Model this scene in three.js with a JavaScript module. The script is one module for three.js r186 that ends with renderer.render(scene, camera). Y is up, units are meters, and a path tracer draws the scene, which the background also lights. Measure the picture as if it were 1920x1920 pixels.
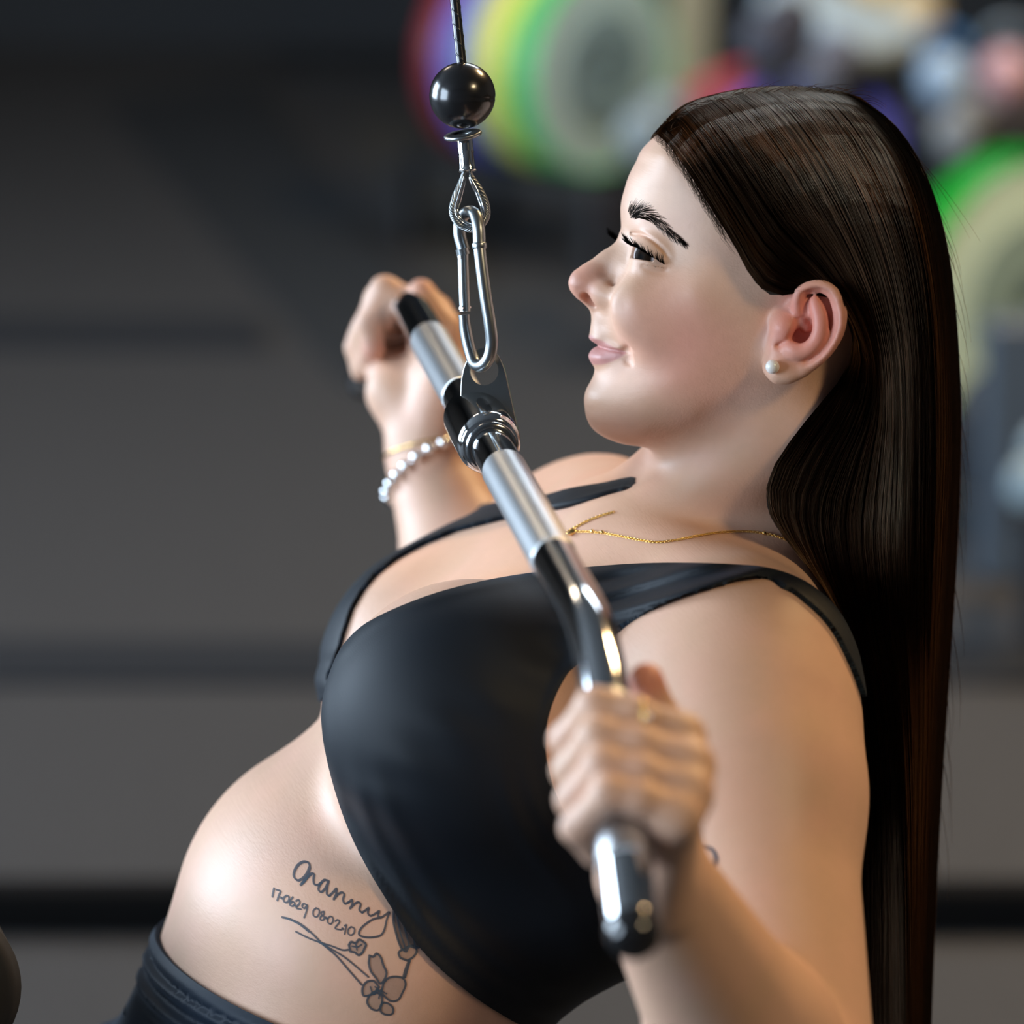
import * as THREE from 'three';
import { RoundedBoxGeometry } from 'three/addons/geometries/RoundedBoxGeometry.js';
import { mergeGeometries, mergeVertices } from 'three/addons/utils/BufferGeometryUtils.js';
import { RectAreaLightUniformsLib } from 'three/addons/lights/RectAreaLightUniformsLib.js';

// ---------- camera, lights, exposure ----------
const scene = new THREE.Scene();
scene.background = new THREE.Color(0, 0, 0);
const PITCH = 16 * Math.PI / 180, DIST = 2.1, FPX = 6720, TARGET = new THREE.Vector3(0, 1.02, 0);
const AXR = new THREE.Vector3(1, 0, 0), AXU = new THREE.Vector3(0, Math.cos(PITCH), -Math.sin(PITCH)), AXB = new THREE.Vector3(0, Math.sin(PITCH), Math.cos(PITCH));
const camera = new THREE.PerspectiveCamera(2 * Math.atan(960 / FPX) * 180 / Math.PI, 1, 0.1, 60);
camera.position.copy(TARGET).addScaledVector(AXB, DIST);
camera.lookAt(TARGET);
camera.focus = 2.085; camera.userData.fStop = 3.3;
const renderer = new THREE.WebGLRenderer({ antialias: true });
renderer.toneMapping = THREE.LinearToneMapping; renderer.toneMappingExposure = 1.0;
renderer.shadowMap.enabled = true;
RectAreaLightUniformsLib.init();
const ROOM = { x0: -4.2, x1: 4.8, z0: -8.55, z1: 4.2, h: 3.6 };
// lamp list: [name, x, y, z, width, height, facing (unit vector), colour, intensity]
const LAMPS = [
  ['window', -4.12, 1.75, -1.9, 2.3, 2.3, [1, 0, 0], [0.70, 0.87, 1.06], 15],
  ['window', -4.12, 1.75, 1.7, 2.3, 2.3, [1, 0, 0], [0.70, 0.87, 1.06], 10],
  ['ceiling', 1.9, 3.5, -2.4, 0.7, 0.7, [0, -1, 0], [1.0, 0.66, 0.32], 110],
  ['ceiling', 2.3, 3.5, 1.9, 0.7, 0.7, [0, -1, 0], [1.0, 0.76, 0.45], 40],
  ['ceiling', -1.6, 3.5, -4.0, 0.7, 0.7, [0, -1, 0], [1.0, 0.80, 0.58], 8],
  ['ceiling', 0.9, 3.5, -4.4, 1.2, 0.7, [0, -1, 0], [0.85, 0.95, 1.06], 20],
];
for (const [, x, y, z, w, h, f, c, I] of LAMPS) {
  const l = new THREE.RectAreaLight(new THREE.Color(...c), I, w, h);
  l.position.set(x + f[0] * 0.06, y + f[1] * 0.06, z + f[2] * 0.06); l.lookAt(x + f[0], y + f[1], z + f[2] + (f[1] ? 1e-4 : 0));
  scene.add(l);
}

// ---------- helpers ----------
let seed = 12345;
const rnd = () => { seed = (seed + 0x6D2B79F5) | 0; let t = Math.imul(seed ^ (seed >>> 15), 1 | seed); t = (t + Math.imul(t ^ (t >>> 7), 61 | t)) ^ t; return ((t ^ (t >>> 14)) >>> 0) / 4294967296; };
const rr = (a, b) => a + (b - a) * rnd();
const V = (x, y, z) => new THREE.Vector3(x, y, z);
const lerp = (a, b, t) => a + (b - a) * t, clamp = (x, a, b) => x < a ? a : x > b ? b : x, sstep = (a, b, x) => { const t = clamp((x - a) / (b - a), 0, 1); return t * t * (3 - 2 * t); };
// the working frame: metres about TARGET, x right, y up the view, z toward the camera; WORLD takes it into the scene
const WORLD = new THREE.Matrix4().makeBasis(AXR, AXU, AXB).setPosition(TARGET);
const WORLD_INV = WORLD.clone().invert();
const P = (px, py, d) => { const s = (DIST - d) / FPX; return V((px - 960) * s, (960 - py) * s, d); };
const CAMW = V(0, 0, DIST);
const toPx = (p) => { const s = FPX / (DIST - p.z); return [960 + p.x * s, 960 - p.y * s]; };
const ray = (px, py) => V((px - 960) / FPX, (960 - py) / FPX, -1);
const onPlane = (px, py, o, n, l) => { const r = ray(px, py), t = (l - V().copy(CAMW).sub(o).dot(n)) / r.dot(n); return r.multiplyScalar(t).add(CAMW); };
const W = (p) => p.clone().applyMatrix4(WORLD);
const names = new Map();
function numbered(n) { const k = names.get(n) ?? 0; names.set(n, k + 1); return k ? n + '_' + String(k).padStart(3, '0') : n; }
function shade(o) { o.castShadow = o.receiveShadow = true; return o; }
function thing(name, label, category, base = [0, 0, 0], group) {
  const o = new THREE.Group(); o.name = numbered(name); o.position.set(...base); o.userData = { label, category }; if (group) o.userData.group = group; scene.add(o); return o;
}
// a part built in the parent's own frame
function part(name, geo, mat, parent, label) { const m = shade(new THREE.Mesh(geo, mat)); m.name = name; if (label) m.userData.label = label; parent.add(m); return m; }
// a part whose geometry is in the working frame; its vertices go to the scene, about its thing's base
function wpart(name, geo, mat, parent, label) {
  geo.applyMatrix4(WORLD); const b = V(); let q = parent; while (q && q !== scene) { b.add(q.position); q = q.parent; } geo.translate(-b.x, -b.y, -b.z); return part(name, geo, mat, parent, label);
}
function struct(name, geo, mat) { const m = shade(new THREE.Mesh(geo, mat)); m.name = name; m.userData.kind = 'structure'; scene.add(m); return m; }
const std = (o) => new THREE.MeshPhysicalMaterial(o);
const lin = (r, g, b) => new THREE.Color().setRGB(r, g, b);
function box(w, h, d, x, y, z, r = 0.006) { const g = new RoundedBoxGeometry(w, h, d, 2, Math.min(r, w / 2.1, h / 2.1, d / 2.1)); g.translate(x, y, z); return g; }
function merge(list) { return mergeGeometries(list.map((g) => { const n = g.index ? g.toNonIndexed() : g; for (const k of Object.keys(n.attributes)) if (!['position', 'normal', 'uv'].includes(k)) n.deleteAttribute(k); return n; })); }
// value noise
const hash3 = (x, y, z) => { let h = Math.imul(x, 374761393) ^ Math.imul(y, 668265263) ^ Math.imul(z, 2147483647 ^ 0x1b873593); h = Math.imul(h ^ (h >>> 13), 1274126177); return ((h ^ (h >>> 16)) >>> 0) / 4294967296; };
function noise(x, y, z) {
  const xi = Math.floor(x), yi = Math.floor(y), zi = Math.floor(z), f = (t) => t * t * (3 - 2 * t), u = f(x - xi), v = f(y - yi), w = f(z - zi);
  const c = (a, b, d) => hash3(xi + a, yi + b, zi + d);
  return lerp(lerp(lerp(c(0, 0, 0), c(1, 0, 0), u), lerp(c(0, 1, 0), c(1, 1, 0), u), v), lerp(lerp(c(0, 0, 1), c(1, 0, 1), u), lerp(c(0, 1, 1), c(1, 1, 1), u), v), w);
}
// ---------- distance fields ----------
const smin = (a, b, k) => { if (k <= 0) return a < b ? a : b; const h = Math.max(k - Math.abs(a - b), 0) / k; return (a < b ? a : b) - h * h * k * 0.25; };
class Field {
  constructor() { this.p = []; }
  cap(a, b, ra, rb, k = 0.02, op = 0) { const d = V().copy(b).sub(a); this.p.push({ t: 0, op, k, x: a.x, y: a.y, z: a.z, dx: d.x, dy: d.y, dz: d.z, i: 1 / Math.max(d.lengthSq(), 1e-9), ra, rb }); return this; }
  chain(pts, rs, k, op = 0, k0 = k) { for (let i = 0; i + 1 < pts.length; i++) this.cap(pts[i], pts[i + 1], rs[i], rs[i + 1], i ? k : k0, op); return this; }
  ell(c, r, b, k = 0.02, op = 0) { this.p.push({ t: 1, op, k, x: c.x, y: c.y, z: c.z, b0: b[0], b1: b[1], b2: b[2], r0: 1 / r[0], r1: 1 / r[1], r2: 1 / r[2], m: Math.min(...r) }); return this; }
  fn(f, k = 0.01, op = 0) { this.p.push({ t: 2, op, k, f }); return this; }
  static one(q, x, y, z) {
    if (q.t === 0) { const px = x - q.x, py = y - q.y, pz = z - q.z, h = clamp((px * q.dx + py * q.dy + pz * q.dz) * q.i, 0, 1), ex = px - q.dx * h, ey = py - q.dy * h, ez = pz - q.dz * h; return Math.sqrt(ex * ex + ey * ey + ez * ez) - q.ra - (q.rb - q.ra) * h; }
    if (q.t === 1) {
      const px = x - q.x, py = y - q.y, pz = z - q.z, a = (px * q.b0.x + py * q.b0.y + pz * q.b0.z) * q.r0, b = (px * q.b1.x + py * q.b1.y + pz * q.b1.z) * q.r1, c = (px * q.b2.x + py * q.b2.y + pz * q.b2.z) * q.r2;
      const k0 = Math.sqrt(a * a + b * b + c * c), k1 = Math.sqrt(a * a * q.r0 * q.r0 + b * b * q.r1 * q.r1 + c * c * q.r2 * q.r2); return k1 < 1e-9 ? -q.m : k0 * (k0 - 1) / k1;
    }
    return q.f(x, y, z);
  }
  at(x, y, z, list = this.p) {
    let d = 1e3;
    for (let i = 0; i < list.length; i++) { const q = list[i]; if (q.op === 2) { d = q.g(d, x, y, z); continue; } const e = Field.one(q, x, y, z); if (q.op === 0) d = smin(d, e, q.k); else d = -smin(-d, e, q.k); }
    return d;
  }
  cull(x, y, z, R) {
    let m = 1e9; const e = this.p.map((q) => q.op === 2 ? 0 : Field.one(q, x, y, z)); for (let i = 0; i < e.length; i++) if (this.p[i].op === 0) m = Math.min(m, e[i]);
    m = Math.max(m, 0); return this.p.filter((q, i) => q.op === 2 || (q.op === 0 ? e[i] < m + 2.2 * R + 2 * q.k + 0.01 : e[i] < R * 1.6 + 2 * q.k + 0.01));
  }
  grad(x, y, z, e = 2e-4, list = this.p) { return V(this.at(x + e, y, z, list) - this.at(x - e, y, z, list), this.at(x, y + e, z, list) - this.at(x, y - e, z, list), this.at(x, y, z + e, list) - this.at(x, y, z - e, list)).normalize(); }
  hit(px, py, t0 = 1.2, t1 = 3.2) { const r = ray(px, py).normalize(); let t = t0; for (let i = 0; i < 400 && t < t1; i++) { const p = CAMW.clone().addScaledVector(r, t), d = this.at(p.x, p.y, p.z); if (d < 2e-5) return p; t += Math.max(d * 0.6, 2e-5); } return null; }
}
// surface nets of field.at(...) - shift over a box, cells of size h, then pulled onto the surface
function polygonize(field, lo, hi, h, shift = null, keep = null) {
  const nx = Math.ceil((hi.x - lo.x) / h) + 1, ny = Math.ceil((hi.y - lo.y) / h) + 1, nz = Math.ceil((hi.z - lo.z) / h) + 1, B = 8;
  const g = new Float32Array(nx * ny * nz).fill(1), id = (i, j, k) => (k * ny + j) * nx + i, lists = new Map();
  const bx = Math.ceil(nx / B), by = Math.ceil(ny / B), bz = Math.ceil(nz / B), R = h * B * 0.87 + h, blist = new Array(bx * by * bz);
  const val = (x, y, z, l) => { const d = field.at(x, y, z, l); return shift ? d - shift(x, y, z) : d; };
  for (let c = 0; c < bz; c++) for (let b = 0; b < by; b++) for (let a = 0; a < bx; a++) {
    const cx = lo.x + (a + 0.5) * B * h, cy = lo.y + (b + 0.5) * B * h, cz = lo.z + (c + 0.5) * B * h, d = val(cx, cy, cz, field.p);
    const far = Math.abs(d) > R * 1.5 + 0.004, l = far ? null : field.cull(cx, cy, cz, R + 0.004); if (!far) blist[(c * by + b) * bx + a] = l;
    for (let k = c * B; k < Math.min(nz, c * B + B); k++) for (let j = b * B; j < Math.min(ny, b * B + B); j++) for (let i = a * B; i < Math.min(nx, a * B + B); i++) g[id(i, j, k)] = far ? Math.sign(d) * 9 : val(lo.x + i * h, lo.y + j * h, lo.z + k * h, l);
  }
  const vid = new Int32Array(nx * ny * nz).fill(-1), pos = [], vl = [];
  for (let k = 0; k + 1 < nz; k++) for (let j = 0; j + 1 < ny; j++) for (let i = 0; i + 1 < nx; i++) {
    const c = [g[id(i, j, k)], g[id(i + 1, j, k)], g[id(i, j + 1, k)], g[id(i + 1, j + 1, k)], g[id(i, j, k + 1)], g[id(i + 1, j, k + 1)], g[id(i, j + 1, k + 1)], g[id(i + 1, j + 1, k + 1)]];
    let n = 0; for (const v of c) if (v < 0) n++; if (n === 0 || n === 8) continue;
    let sx = 0, sy = 0, sz = 0, m = 0;
    for (let e = 0; e < 12; e++) { const [p, q] = EDGES[e]; if ((c[p] < 0) === (c[q] < 0)) continue; const t = clamp(c[p] / (c[p] - c[q]), 0, 1); sx += lerp(p & 1, q & 1, t); sy += lerp((p >> 1) & 1, (q >> 1) & 1, t); sz += lerp(p >> 2, q >> 2, t); m++; }
    vid[id(i, j, k)] = pos.length / 3; pos.push(lo.x + (i + sx / m) * h, lo.y + (j + sy / m) * h, lo.z + (k + sz / m) * h);
    vl.push(blist[(Math.floor(k / B) * by + Math.floor(j / B)) * bx + Math.floor(i / B)] ?? null);
  }
  const idx = [], quad = (a, b, c, d, f) => { if (a < 0 || b < 0 || c < 0 || d < 0) return; if (f) idx.push(a, b, c, a, c, d); else idx.push(a, c, b, a, d, c); };
  for (let k = 1; k + 1 < nz; k++) for (let j = 1; j + 1 < ny; j++) for (let i = 1; i + 1 < nx; i++) {
    const v = g[id(i, j, k)] < 0;
    if (v !== (g[id(i + 1, j, k)] < 0)) quad(vid[id(i, j - 1, k - 1)], vid[id(i, j, k - 1)], vid[id(i, j, k)], vid[id(i, j - 1, k)], v);
    if (v !== (g[id(i, j + 1, k)] < 0)) quad(vid[id(i - 1, j, k - 1)], vid[id(i - 1, j, k)], vid[id(i, j, k)], vid[id(i, j, k - 1)], v);
    if (v !== (g[id(i, j, k + 1)] < 0)) quad(vid[id(i - 1, j - 1, k)], vid[id(i, j - 1, k)], vid[id(i, j, k)], vid[id(i - 1, j, k)], v);
  }
  const n = pos.length / 3, nor = new Float32Array(n * 3), e = Math.min(h * 0.35, 6e-4);
  for (let i = 0; i < n; i++) {
    let x = pos[i * 3], y = pos[i * 3 + 1], z = pos[i * 3 + 2]; const l = vl[i] ?? field.p;
    for (let it = 0; it < 2; it++) {
      const d = val(x, y, z, l), gx = (val(x + e, y, z, l) - val(x - e, y, z, l)) / (2 * e), gy = (val(x, y + e, z, l) - val(x, y - e, z, l)) / (2 * e), gz = (val(x, y, z + e, l) - val(x, y, z - e, l)) / (2 * e), q = gx * gx + gy * gy + gz * gz;
      const s = it === 0 ? clamp(d / Math.max(q, 0.25), -h * 0.7, h * 0.7) : 0; x -= gx * s; y -= gy * s; z -= gz * s;
      if (it === 1) { const w = Math.sqrt(q) || 1; nor[i * 3] = gx / w; nor[i * 3 + 1] = gy / w; nor[i * 3 + 2] = gz / w; }
    }
    pos[i * 3] = x; pos[i * 3 + 1] = y; pos[i * 3 + 2] = z;
  }
  let ix = idx;
  if (keep) { ix = []; for (let i = 0; i < idx.length; i += 3) { let ok = 0; for (let q = 0; q < 3; q++) { const v = idx[i + q] * 3; if (keep(pos[v], pos[v + 1], pos[v + 2])) ok++; } if (ok) ix.push(idx[i], idx[i + 1], idx[i + 2]); } }
  return { pos: Float32Array.from(pos), nor, idx: ix };
}
const EDGES = [[0, 1], [2, 3], [4, 5], [6, 7], [0, 2], [1, 3], [4, 6], [5, 7], [0, 4], [1, 5], [2, 6], [3, 7]];
function toGeo(m, uvf, colf) {
  const used = new Int32Array(m.pos.length / 3).fill(-1), pos = [], nor = [], idx = [];
  for (const v of m.idx) { if (used[v] < 0) { used[v] = pos.length / 3; pos.push(m.pos[v * 3], m.pos[v * 3 + 1], m.pos[v * 3 + 2]); nor.push(m.nor[v * 3], m.nor[v * 3 + 1], m.nor[v * 3 + 2]); } idx.push(used[v]); }
  const g = new THREE.BufferGeometry(); g.setAttribute('position', new THREE.Float32BufferAttribute(pos, 3)); g.setAttribute('normal', new THREE.Float32BufferAttribute(nor, 3)); g.setIndex(idx);
  const n = pos.length / 3, uv = new Float32Array(n * 2), col = colf ? new Float32Array(n * 3) : null;
  for (let i = 0; i < n; i++) { const q = [pos[i * 3], pos[i * 3 + 1], pos[i * 3 + 2]]; const t = uvf(...q); uv[i * 2] = t[0]; uv[i * 2 + 1] = t[1]; if (col) { const c = colf(...q, nor[i * 3], nor[i * 3 + 1], nor[i * 3 + 2]); col.set(c, i * 3); } }
  g.setAttribute('uv', new THREE.BufferAttribute(uv, 2)); if (col) g.setAttribute('color', new THREE.BufferAttribute(col, 3)); return g;
}
// cut a mesh where gfun < 0 is kept; the cut edge is turned in by `rim`
function clipMesh(m, gfun, rim) {
  const pos = Array.from(m.pos), nor = Array.from(m.nor), n = pos.length / 3, gv = new Float32Array(n), out = [], cut = new Map();
  for (let i = 0; i < n; i++) gv[i] = gfun(pos[i * 3], pos[i * 3 + 1], pos[i * 3 + 2], nor[i * 3], nor[i * 3 + 1], nor[i * 3 + 2]);
  const mid = (a, b) => { const key = a < b ? a * 4e6 + b : b * 4e6 + a; if (cut.has(key)) return cut.get(key); const t = gv[a] / (gv[a] - gv[b]), v = pos.length / 3; for (let q = 0; q < 3; q++) { pos.push(lerp(pos[a * 3 + q], pos[b * 3 + q], t)); } for (let q = 0; q < 3; q++) nor.push(lerp(nor[a * 3 + q], nor[b * 3 + q], t)); cut.set(key, v); return v; };
  const edges = [];
  for (let i = 0; i < m.idx.length; i += 3) {
    const t = [m.idx[i], m.idx[i + 1], m.idx[i + 2]], s = t.map((v) => gv[v] < 0), c = s.filter(Boolean).length;
    if (c === 3) out.push(...t); else if (c) {
      if (c === 1) { const r = s.indexOf(true), a = t[r], b = t[(r + 1) % 3], d = t[(r + 2) % 3], p = mid(a, b), q = mid(a, d); out.push(a, p, q); edges.push([p, q]); }
      else { const r = s.indexOf(false), a = t[r], b = t[(r + 1) % 3], d = t[(r + 2) % 3], p = mid(a, b), q = mid(a, d); out.push(p, b, d, p, d, q); edges.push([q, p]); }
    }
  }
  if (rim) {
    const inner = new Map(), rv = (v, s) => { const key = v * 2 + s; if (inner.has(key)) return inner.get(key); const w = pos.length / 3; for (let q = 0; q < 3; q++) pos.push(pos[v * 3 + q] - nor[v * 3 + q] * rim * s); for (let q = 0; q < 3; q++) nor.push(nor[v * 3 + q]); inner.set(key, w); return w; };
    for (const [p, q] of edges) { const a = rv(p, 0), b = rv(q, 0), c = rv(q, 1), d = rv(p, 1); out.push(a, d, b, b, d, c); }
  }
  return { pos: Float32Array.from(pos), nor: Float32Array.from(nor), idx: out, edges };
}
function polySD(poly) { // signed distance to a closed outline, inside negative
  const n = poly.length;
  return (x, y) => { let d = 1e12, s = 1; for (let i = 0, j = n - 1; i < n; j = i++) { const ax = poly[j][0], ay = poly[j][1], bx = poly[i][0], by = poly[i][1], ex = ax - bx, ey = ay - by, wx = x - bx, wy = y - by, h = clamp((wx * ex + wy * ey) / (ex * ex + ey * ey), 0, 1), qx = wx - ex * h, qy = wy - ey * h; d = Math.min(d, qx * qx + qy * qy); const c1 = y >= by, c2 = y < ay, c3 = ex * wy > ey * wx; if ((c1 && c2 && c3) || (!c1 && !c2 && !c3)) s = -s; } return s * Math.sqrt(d); };
}
const spline = (pts, n, closed = false) => new THREE.CatmullRomCurve3(pts, closed, 'centripetal').getPoints(n);
function spline2(pts, n) { return spline(pts.map((p) => V(p[0], p[1], 0)), n).map((p) => [p.x, p.y]); }
// tube with changing radius along points
function tube(pts, rad, seg = 12, cap = true) {
  const n = pts.length, pos = [], nor = [], uv = [], idx = []; let up = V(0.13, 0.97, 0.21), len = 0;
  const rf = typeof rad === 'function' ? rad : () => rad;
  for (let i = 0; i < n; i++) {
    const t = V().copy(pts[Math.min(i + 1, n - 1)]).sub(pts[Math.max(i - 1, 0)]).normalize(); if (i) len += pts[i].distanceTo(pts[i - 1]);
    const a = V().crossVectors(up, t); if (a.lengthSq() < 1e-6) a.crossVectors(V(1, 0, 0), t); a.normalize(); const b = V().crossVectors(t, a).normalize(); up = b.clone(); const r = rf(i / (n - 1));
    for (let j = 0; j <= seg; j++) { const w = j / seg * Math.PI * 2, c = Math.cos(w), s = Math.sin(w); nor.push(a.x * c + b.x * s, a.y * c + b.y * s, a.z * c + b.z * s); pos.push(pts[i].x + r * nor[nor.length - 3], pts[i].y + r * nor[nor.length - 2], pts[i].z + r * nor[nor.length - 1]); uv.push(j / seg, len); }
  }
  for (let i = 0; i + 1 < n; i++) for (let j = 0; j < seg; j++) { const a = i * (seg + 1) + j, b = a + seg + 1; idx.push(a, a + 1, b, b, a + 1, b + 1); }
  if (cap) for (const e of [0, n - 1]) { const t = V().copy(pts[e]).sub(pts[e ? e - 1 : 1]).normalize(), c = pos.length / 3; pos.push(pts[e].x, pts[e].y, pts[e].z); nor.push(t.x, t.y, t.z); uv.push(0.5, 0); for (let j = 0; j <= seg; j++) { const s = (e * (seg + 1) + j) * 3; pos.push(pos[s], pos[s + 1], pos[s + 2]); nor.push(t.x, t.y, t.z); uv.push(0.5, 0); } for (let j = 0; j < seg; j++) if (e) idx.push(c, c + 1 + j, c + 2 + j); else idx.push(c, c + 2 + j, c + 1 + j); }
  const g = new THREE.BufferGeometry(); g.setAttribute('position', new THREE.Float32BufferAttribute(pos, 3)); g.setAttribute('normal', new THREE.Float32BufferAttribute(nor, 3)); g.setAttribute('uv', new THREE.Float32BufferAttribute(uv, 2)); g.setIndex(idx); return g;
}
// a lathe whose axis runs from a along unit dir; profile [radius, along]
function lathe(profile, a, dir, seg = 48) { const g = new THREE.LatheGeometry(profile.map(([r, y]) => new THREE.Vector2(r, y)), seg); g.applyQuaternion(new THREE.Quaternion().setFromUnitVectors(V(0, 1, 0), V().copy(dir).normalize())); g.translate(a.x, a.y, a.z); return g; }
// flat-ribbon strands with rounded shading: each strand {pts, w(t), out(normal), c}
function ribbons(strands) {
  const pos = [], nor = [], uv = [], col = [], idx = [];
  for (const s of strands) {
    const n = s.pts.length, base = pos.length / 3;
    for (let i = 0; i < n; i++) {
      const t = V().copy(s.pts[Math.min(i + 1, n - 1)]).sub(s.pts[Math.max(i - 1, 0)]).normalize(), o = s.out[Math.min(i, s.out.length - 1)], a = V().crossVectors(o, t); if (a.lengthSq() < 1e-8) a.set(1, 0, 0); a.normalize(); const nn = V().crossVectors(t, a).normalize(), w = s.w * (s.taper ? s.taper(i / (n - 1)) : 1);
      for (const e of [-1, 1]) { pos.push(s.pts[i].x + a.x * w * e, s.pts[i].y + a.y * w * e, s.pts[i].z + a.z * w * e); nor.push(nn.x * 0.75 + a.x * e * 0.66, nn.y * 0.75 + a.y * e * 0.66, nn.z * 0.75 + a.z * e * 0.66); uv.push(e * 0.5 + 0.5, i / (n - 1)); col.push(...(s.cf ? s.cf(i / (n - 1)) : s.c)); }
      if (i) { const q = base + i * 2; idx.push(q - 2, q - 1, q, q, q - 1, q + 1); }
    }
  }
  const g = new THREE.BufferGeometry(); g.setAttribute('position', new THREE.Float32BufferAttribute(pos, 3)); g.setAttribute('normal', new THREE.Float32BufferAttribute(nor, 3)); g.setAttribute('uv', new THREE.Float32BufferAttribute(uv, 2)); g.setAttribute('color', new THREE.Float32BufferAttribute(col, 3)); g.setIndex(idx); return g;
}

// ---------- the room ----------
function tex(w, h, f, repeat) {
  const data = new Uint8Array(w * h * 4); for (let y = 0; y < h; y++) for (let x = 0; x < w; x++) { const c = f(x / w, y / h, x, y), o = (y * w + x) * 4; data[o] = c[0]; data[o + 1] = c[1]; data[o + 2] = c[2]; data[o + 3] = 255; }
  const t = new THREE.DataTexture(data, w, h); t.magFilter = THREE.LinearFilter; t.minFilter = THREE.LinearFilter; t.wrapS = t.wrapT = THREE.RepeatWrapping; if (repeat) t.repeat.set(...repeat); t.needsUpdate = true; return t;
}
const floorTex = tex(256, 256, (u, v, x, y) => { const n = 150 + 40 * noise(x * 0.9, y * 0.9, 1) + (hash3(x, y, 7) > 0.985 ? 50 : 0); return [n, n, n]; }, [1, 1]); floorTex.colorSpace = THREE.SRGBColorSpace;
const rubber = std({ color: lin(0.052, 0.054, 0.060), roughness: 0.8, map: floorTex });
const darkRubber = std({ color: lin(0.018, 0.021, 0.026), roughness: 0.7 });
const slateRubber = std({ color: lin(0.010, 0.0125, 0.017), roughness: 0.9, specularIntensity: 0.5 });
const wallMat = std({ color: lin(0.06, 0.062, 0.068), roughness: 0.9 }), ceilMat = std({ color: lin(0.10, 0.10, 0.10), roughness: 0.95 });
{
  const { x0, x1, z0, z1, h } = ROOM, w = x1 - x0, d = z1 - z0, cx = (x0 + x1) / 2, cz = (z0 + z1) / 2;
  const fl = new THREE.BoxGeometry(w, 0.2, d); fl.translate(cx, -0.1, cz); { const uv = fl.attributes.uv; for (let i = 0; i < uv.count; i++) uv.setXY(i, uv.getX(i) * w, uv.getY(i) * d); }
  struct('floor', fl, rubber);
  const cl = new THREE.BoxGeometry(w, 0.2, d); cl.translate(cx, h + 0.1, cz); struct('ceiling', cl, ceilMat);
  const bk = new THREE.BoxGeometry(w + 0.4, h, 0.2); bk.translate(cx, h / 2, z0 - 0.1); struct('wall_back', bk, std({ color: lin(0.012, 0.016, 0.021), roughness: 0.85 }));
  const ft = new THREE.BoxGeometry(w + 0.4, h, 0.2); ft.translate(cx, h / 2, z1 + 0.1); struct('wall_front', ft, wallMat);
  const lf = new THREE.BoxGeometry(0.2, h, d); lf.translate(x0 - 0.1, h / 2, cz); struct('wall_left', lf, wallMat);
  const rt = new THREE.BoxGeometry(0.2, h, d); rt.translate(x1 + 0.1, h / 2, cz); struct('wall_right', rt, wallMat);
}
let nWin = 0;
const lampWords = ['behind the raised bar side, high over the right plates', 'over the camera side of the floor', 'over the left floor mats', 'high over the bumper plate stack'];
let nLamp = 0;
for (const [kind, x, y, z, w, h, f, c] of LAMPS) {
  if (kind === 'window') {
    const g = new THREE.Group(); g.name = 'window_' + (++nWin); g.userData.kind = 'structure'; g.position.set(x, y, z); scene.add(g);
    const pane = new THREE.BoxGeometry(0.012, h, w); const gl = std({ color: 0xffffff, roughness: 0.4, emissive: lin(...c), emissiveIntensity: 4 }); part('pane', pane, gl, g);
    part('frame', merge([box(0.07, 0.06, w + 0.12, 0, h / 2 + 0.03, 0), box(0.07, 0.06, w + 0.12, 0, -h / 2 - 0.03, 0), box(0.07, h, 0.06, 0, 0, w / 2 + 0.03), box(0.07, h, 0.06, 0, 0, -w / 2 - 0.03), box(0.05, h, 0.04, 0.01, 0, 0)]), std({ color: lin(0.03, 0.03, 0.03), roughness: 0.5 }), g);
  } else {
    const g = thing('ceiling_light', 'framed ceiling light panel ' + lampWords[nLamp++], 'light', [x, y, z], 'ceiling light panels');
    part('diffuser', box(w, 0.02, h, 0, 0, 0), std({ color: 0xffffff, roughness: 0.6, emissive: lin(...c), emissiveIntensity: 5 }), g);
    part('frame', merge([box(w + 0.06, 0.07, 0.03, 0, 0.025, h / 2 + 0.015), box(w + 0.06, 0.07, 0.03, 0, 0.025, -h / 2 - 0.015), box(0.03, 0.07, h, w / 2 + 0.015, 0.025, 0), box(0.03, 0.07, h, -w / 2 - 0.015, 0.025, 0)]), std({ color: lin(0.5, 0.5, 0.5), roughness: 0.5 }), g);
  }
}

// ---------- the person: frames of trunk and head ----------
const LT = V(0.27, -0.257, 0.927).normalize(), AT = V(0.68, 0.733, 0).addScaledVector(LT, -V(0.68, 0.733, 0).dot(LT)).normalize(), FT = V().crossVectors(AT, LT).normalize(); if (FT.x > 0) FT.negate();
const OT = V(0.0128, -0.016, -0.06), BT = [LT, AT, FT];
const T = (l, a, f) => OT.clone().addScaledVector(LT, l).addScaledVector(AT, a).addScaledVector(FT, f);       // trunk: across, up the spine, forward
const TP = (px, py, l) => onPlane(px, py, OT, LT, l);
const toT = (p) => { const q = V().copy(p).sub(OT); return [q.dot(LT), q.dot(AT), q.dot(FT)]; };
const LH = V(0.12, -0.13, 0.98).normalize(), OH = P(1075, 520, -0.025), EH1 = V(1, 0, 0).addScaledVector(LH, -LH.x).normalize(), EH2 = V().crossVectors(LH, EH1).normalize();
const HP = (px, py, w) => onPlane(px, py, OH, LH, w / 1000);                                                  // head: a view point at w millimetres off the middle
const Huv = (p) => { const q = V().copy(p).sub(OH); return [q.dot(EH1) * 1000, q.dot(EH2) * 1000, q.dot(LH) * 1000]; };
const Hat = (u, v, w) => OH.clone().addScaledVector(EH1, u / 1000).addScaledVector(EH2, v / 1000).addScaledVector(LH, w / 1000);
const mirrorH = (p) => p.clone().addScaledVector(LH, -2 * V().copy(p).sub(OH).dot(LH));

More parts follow.
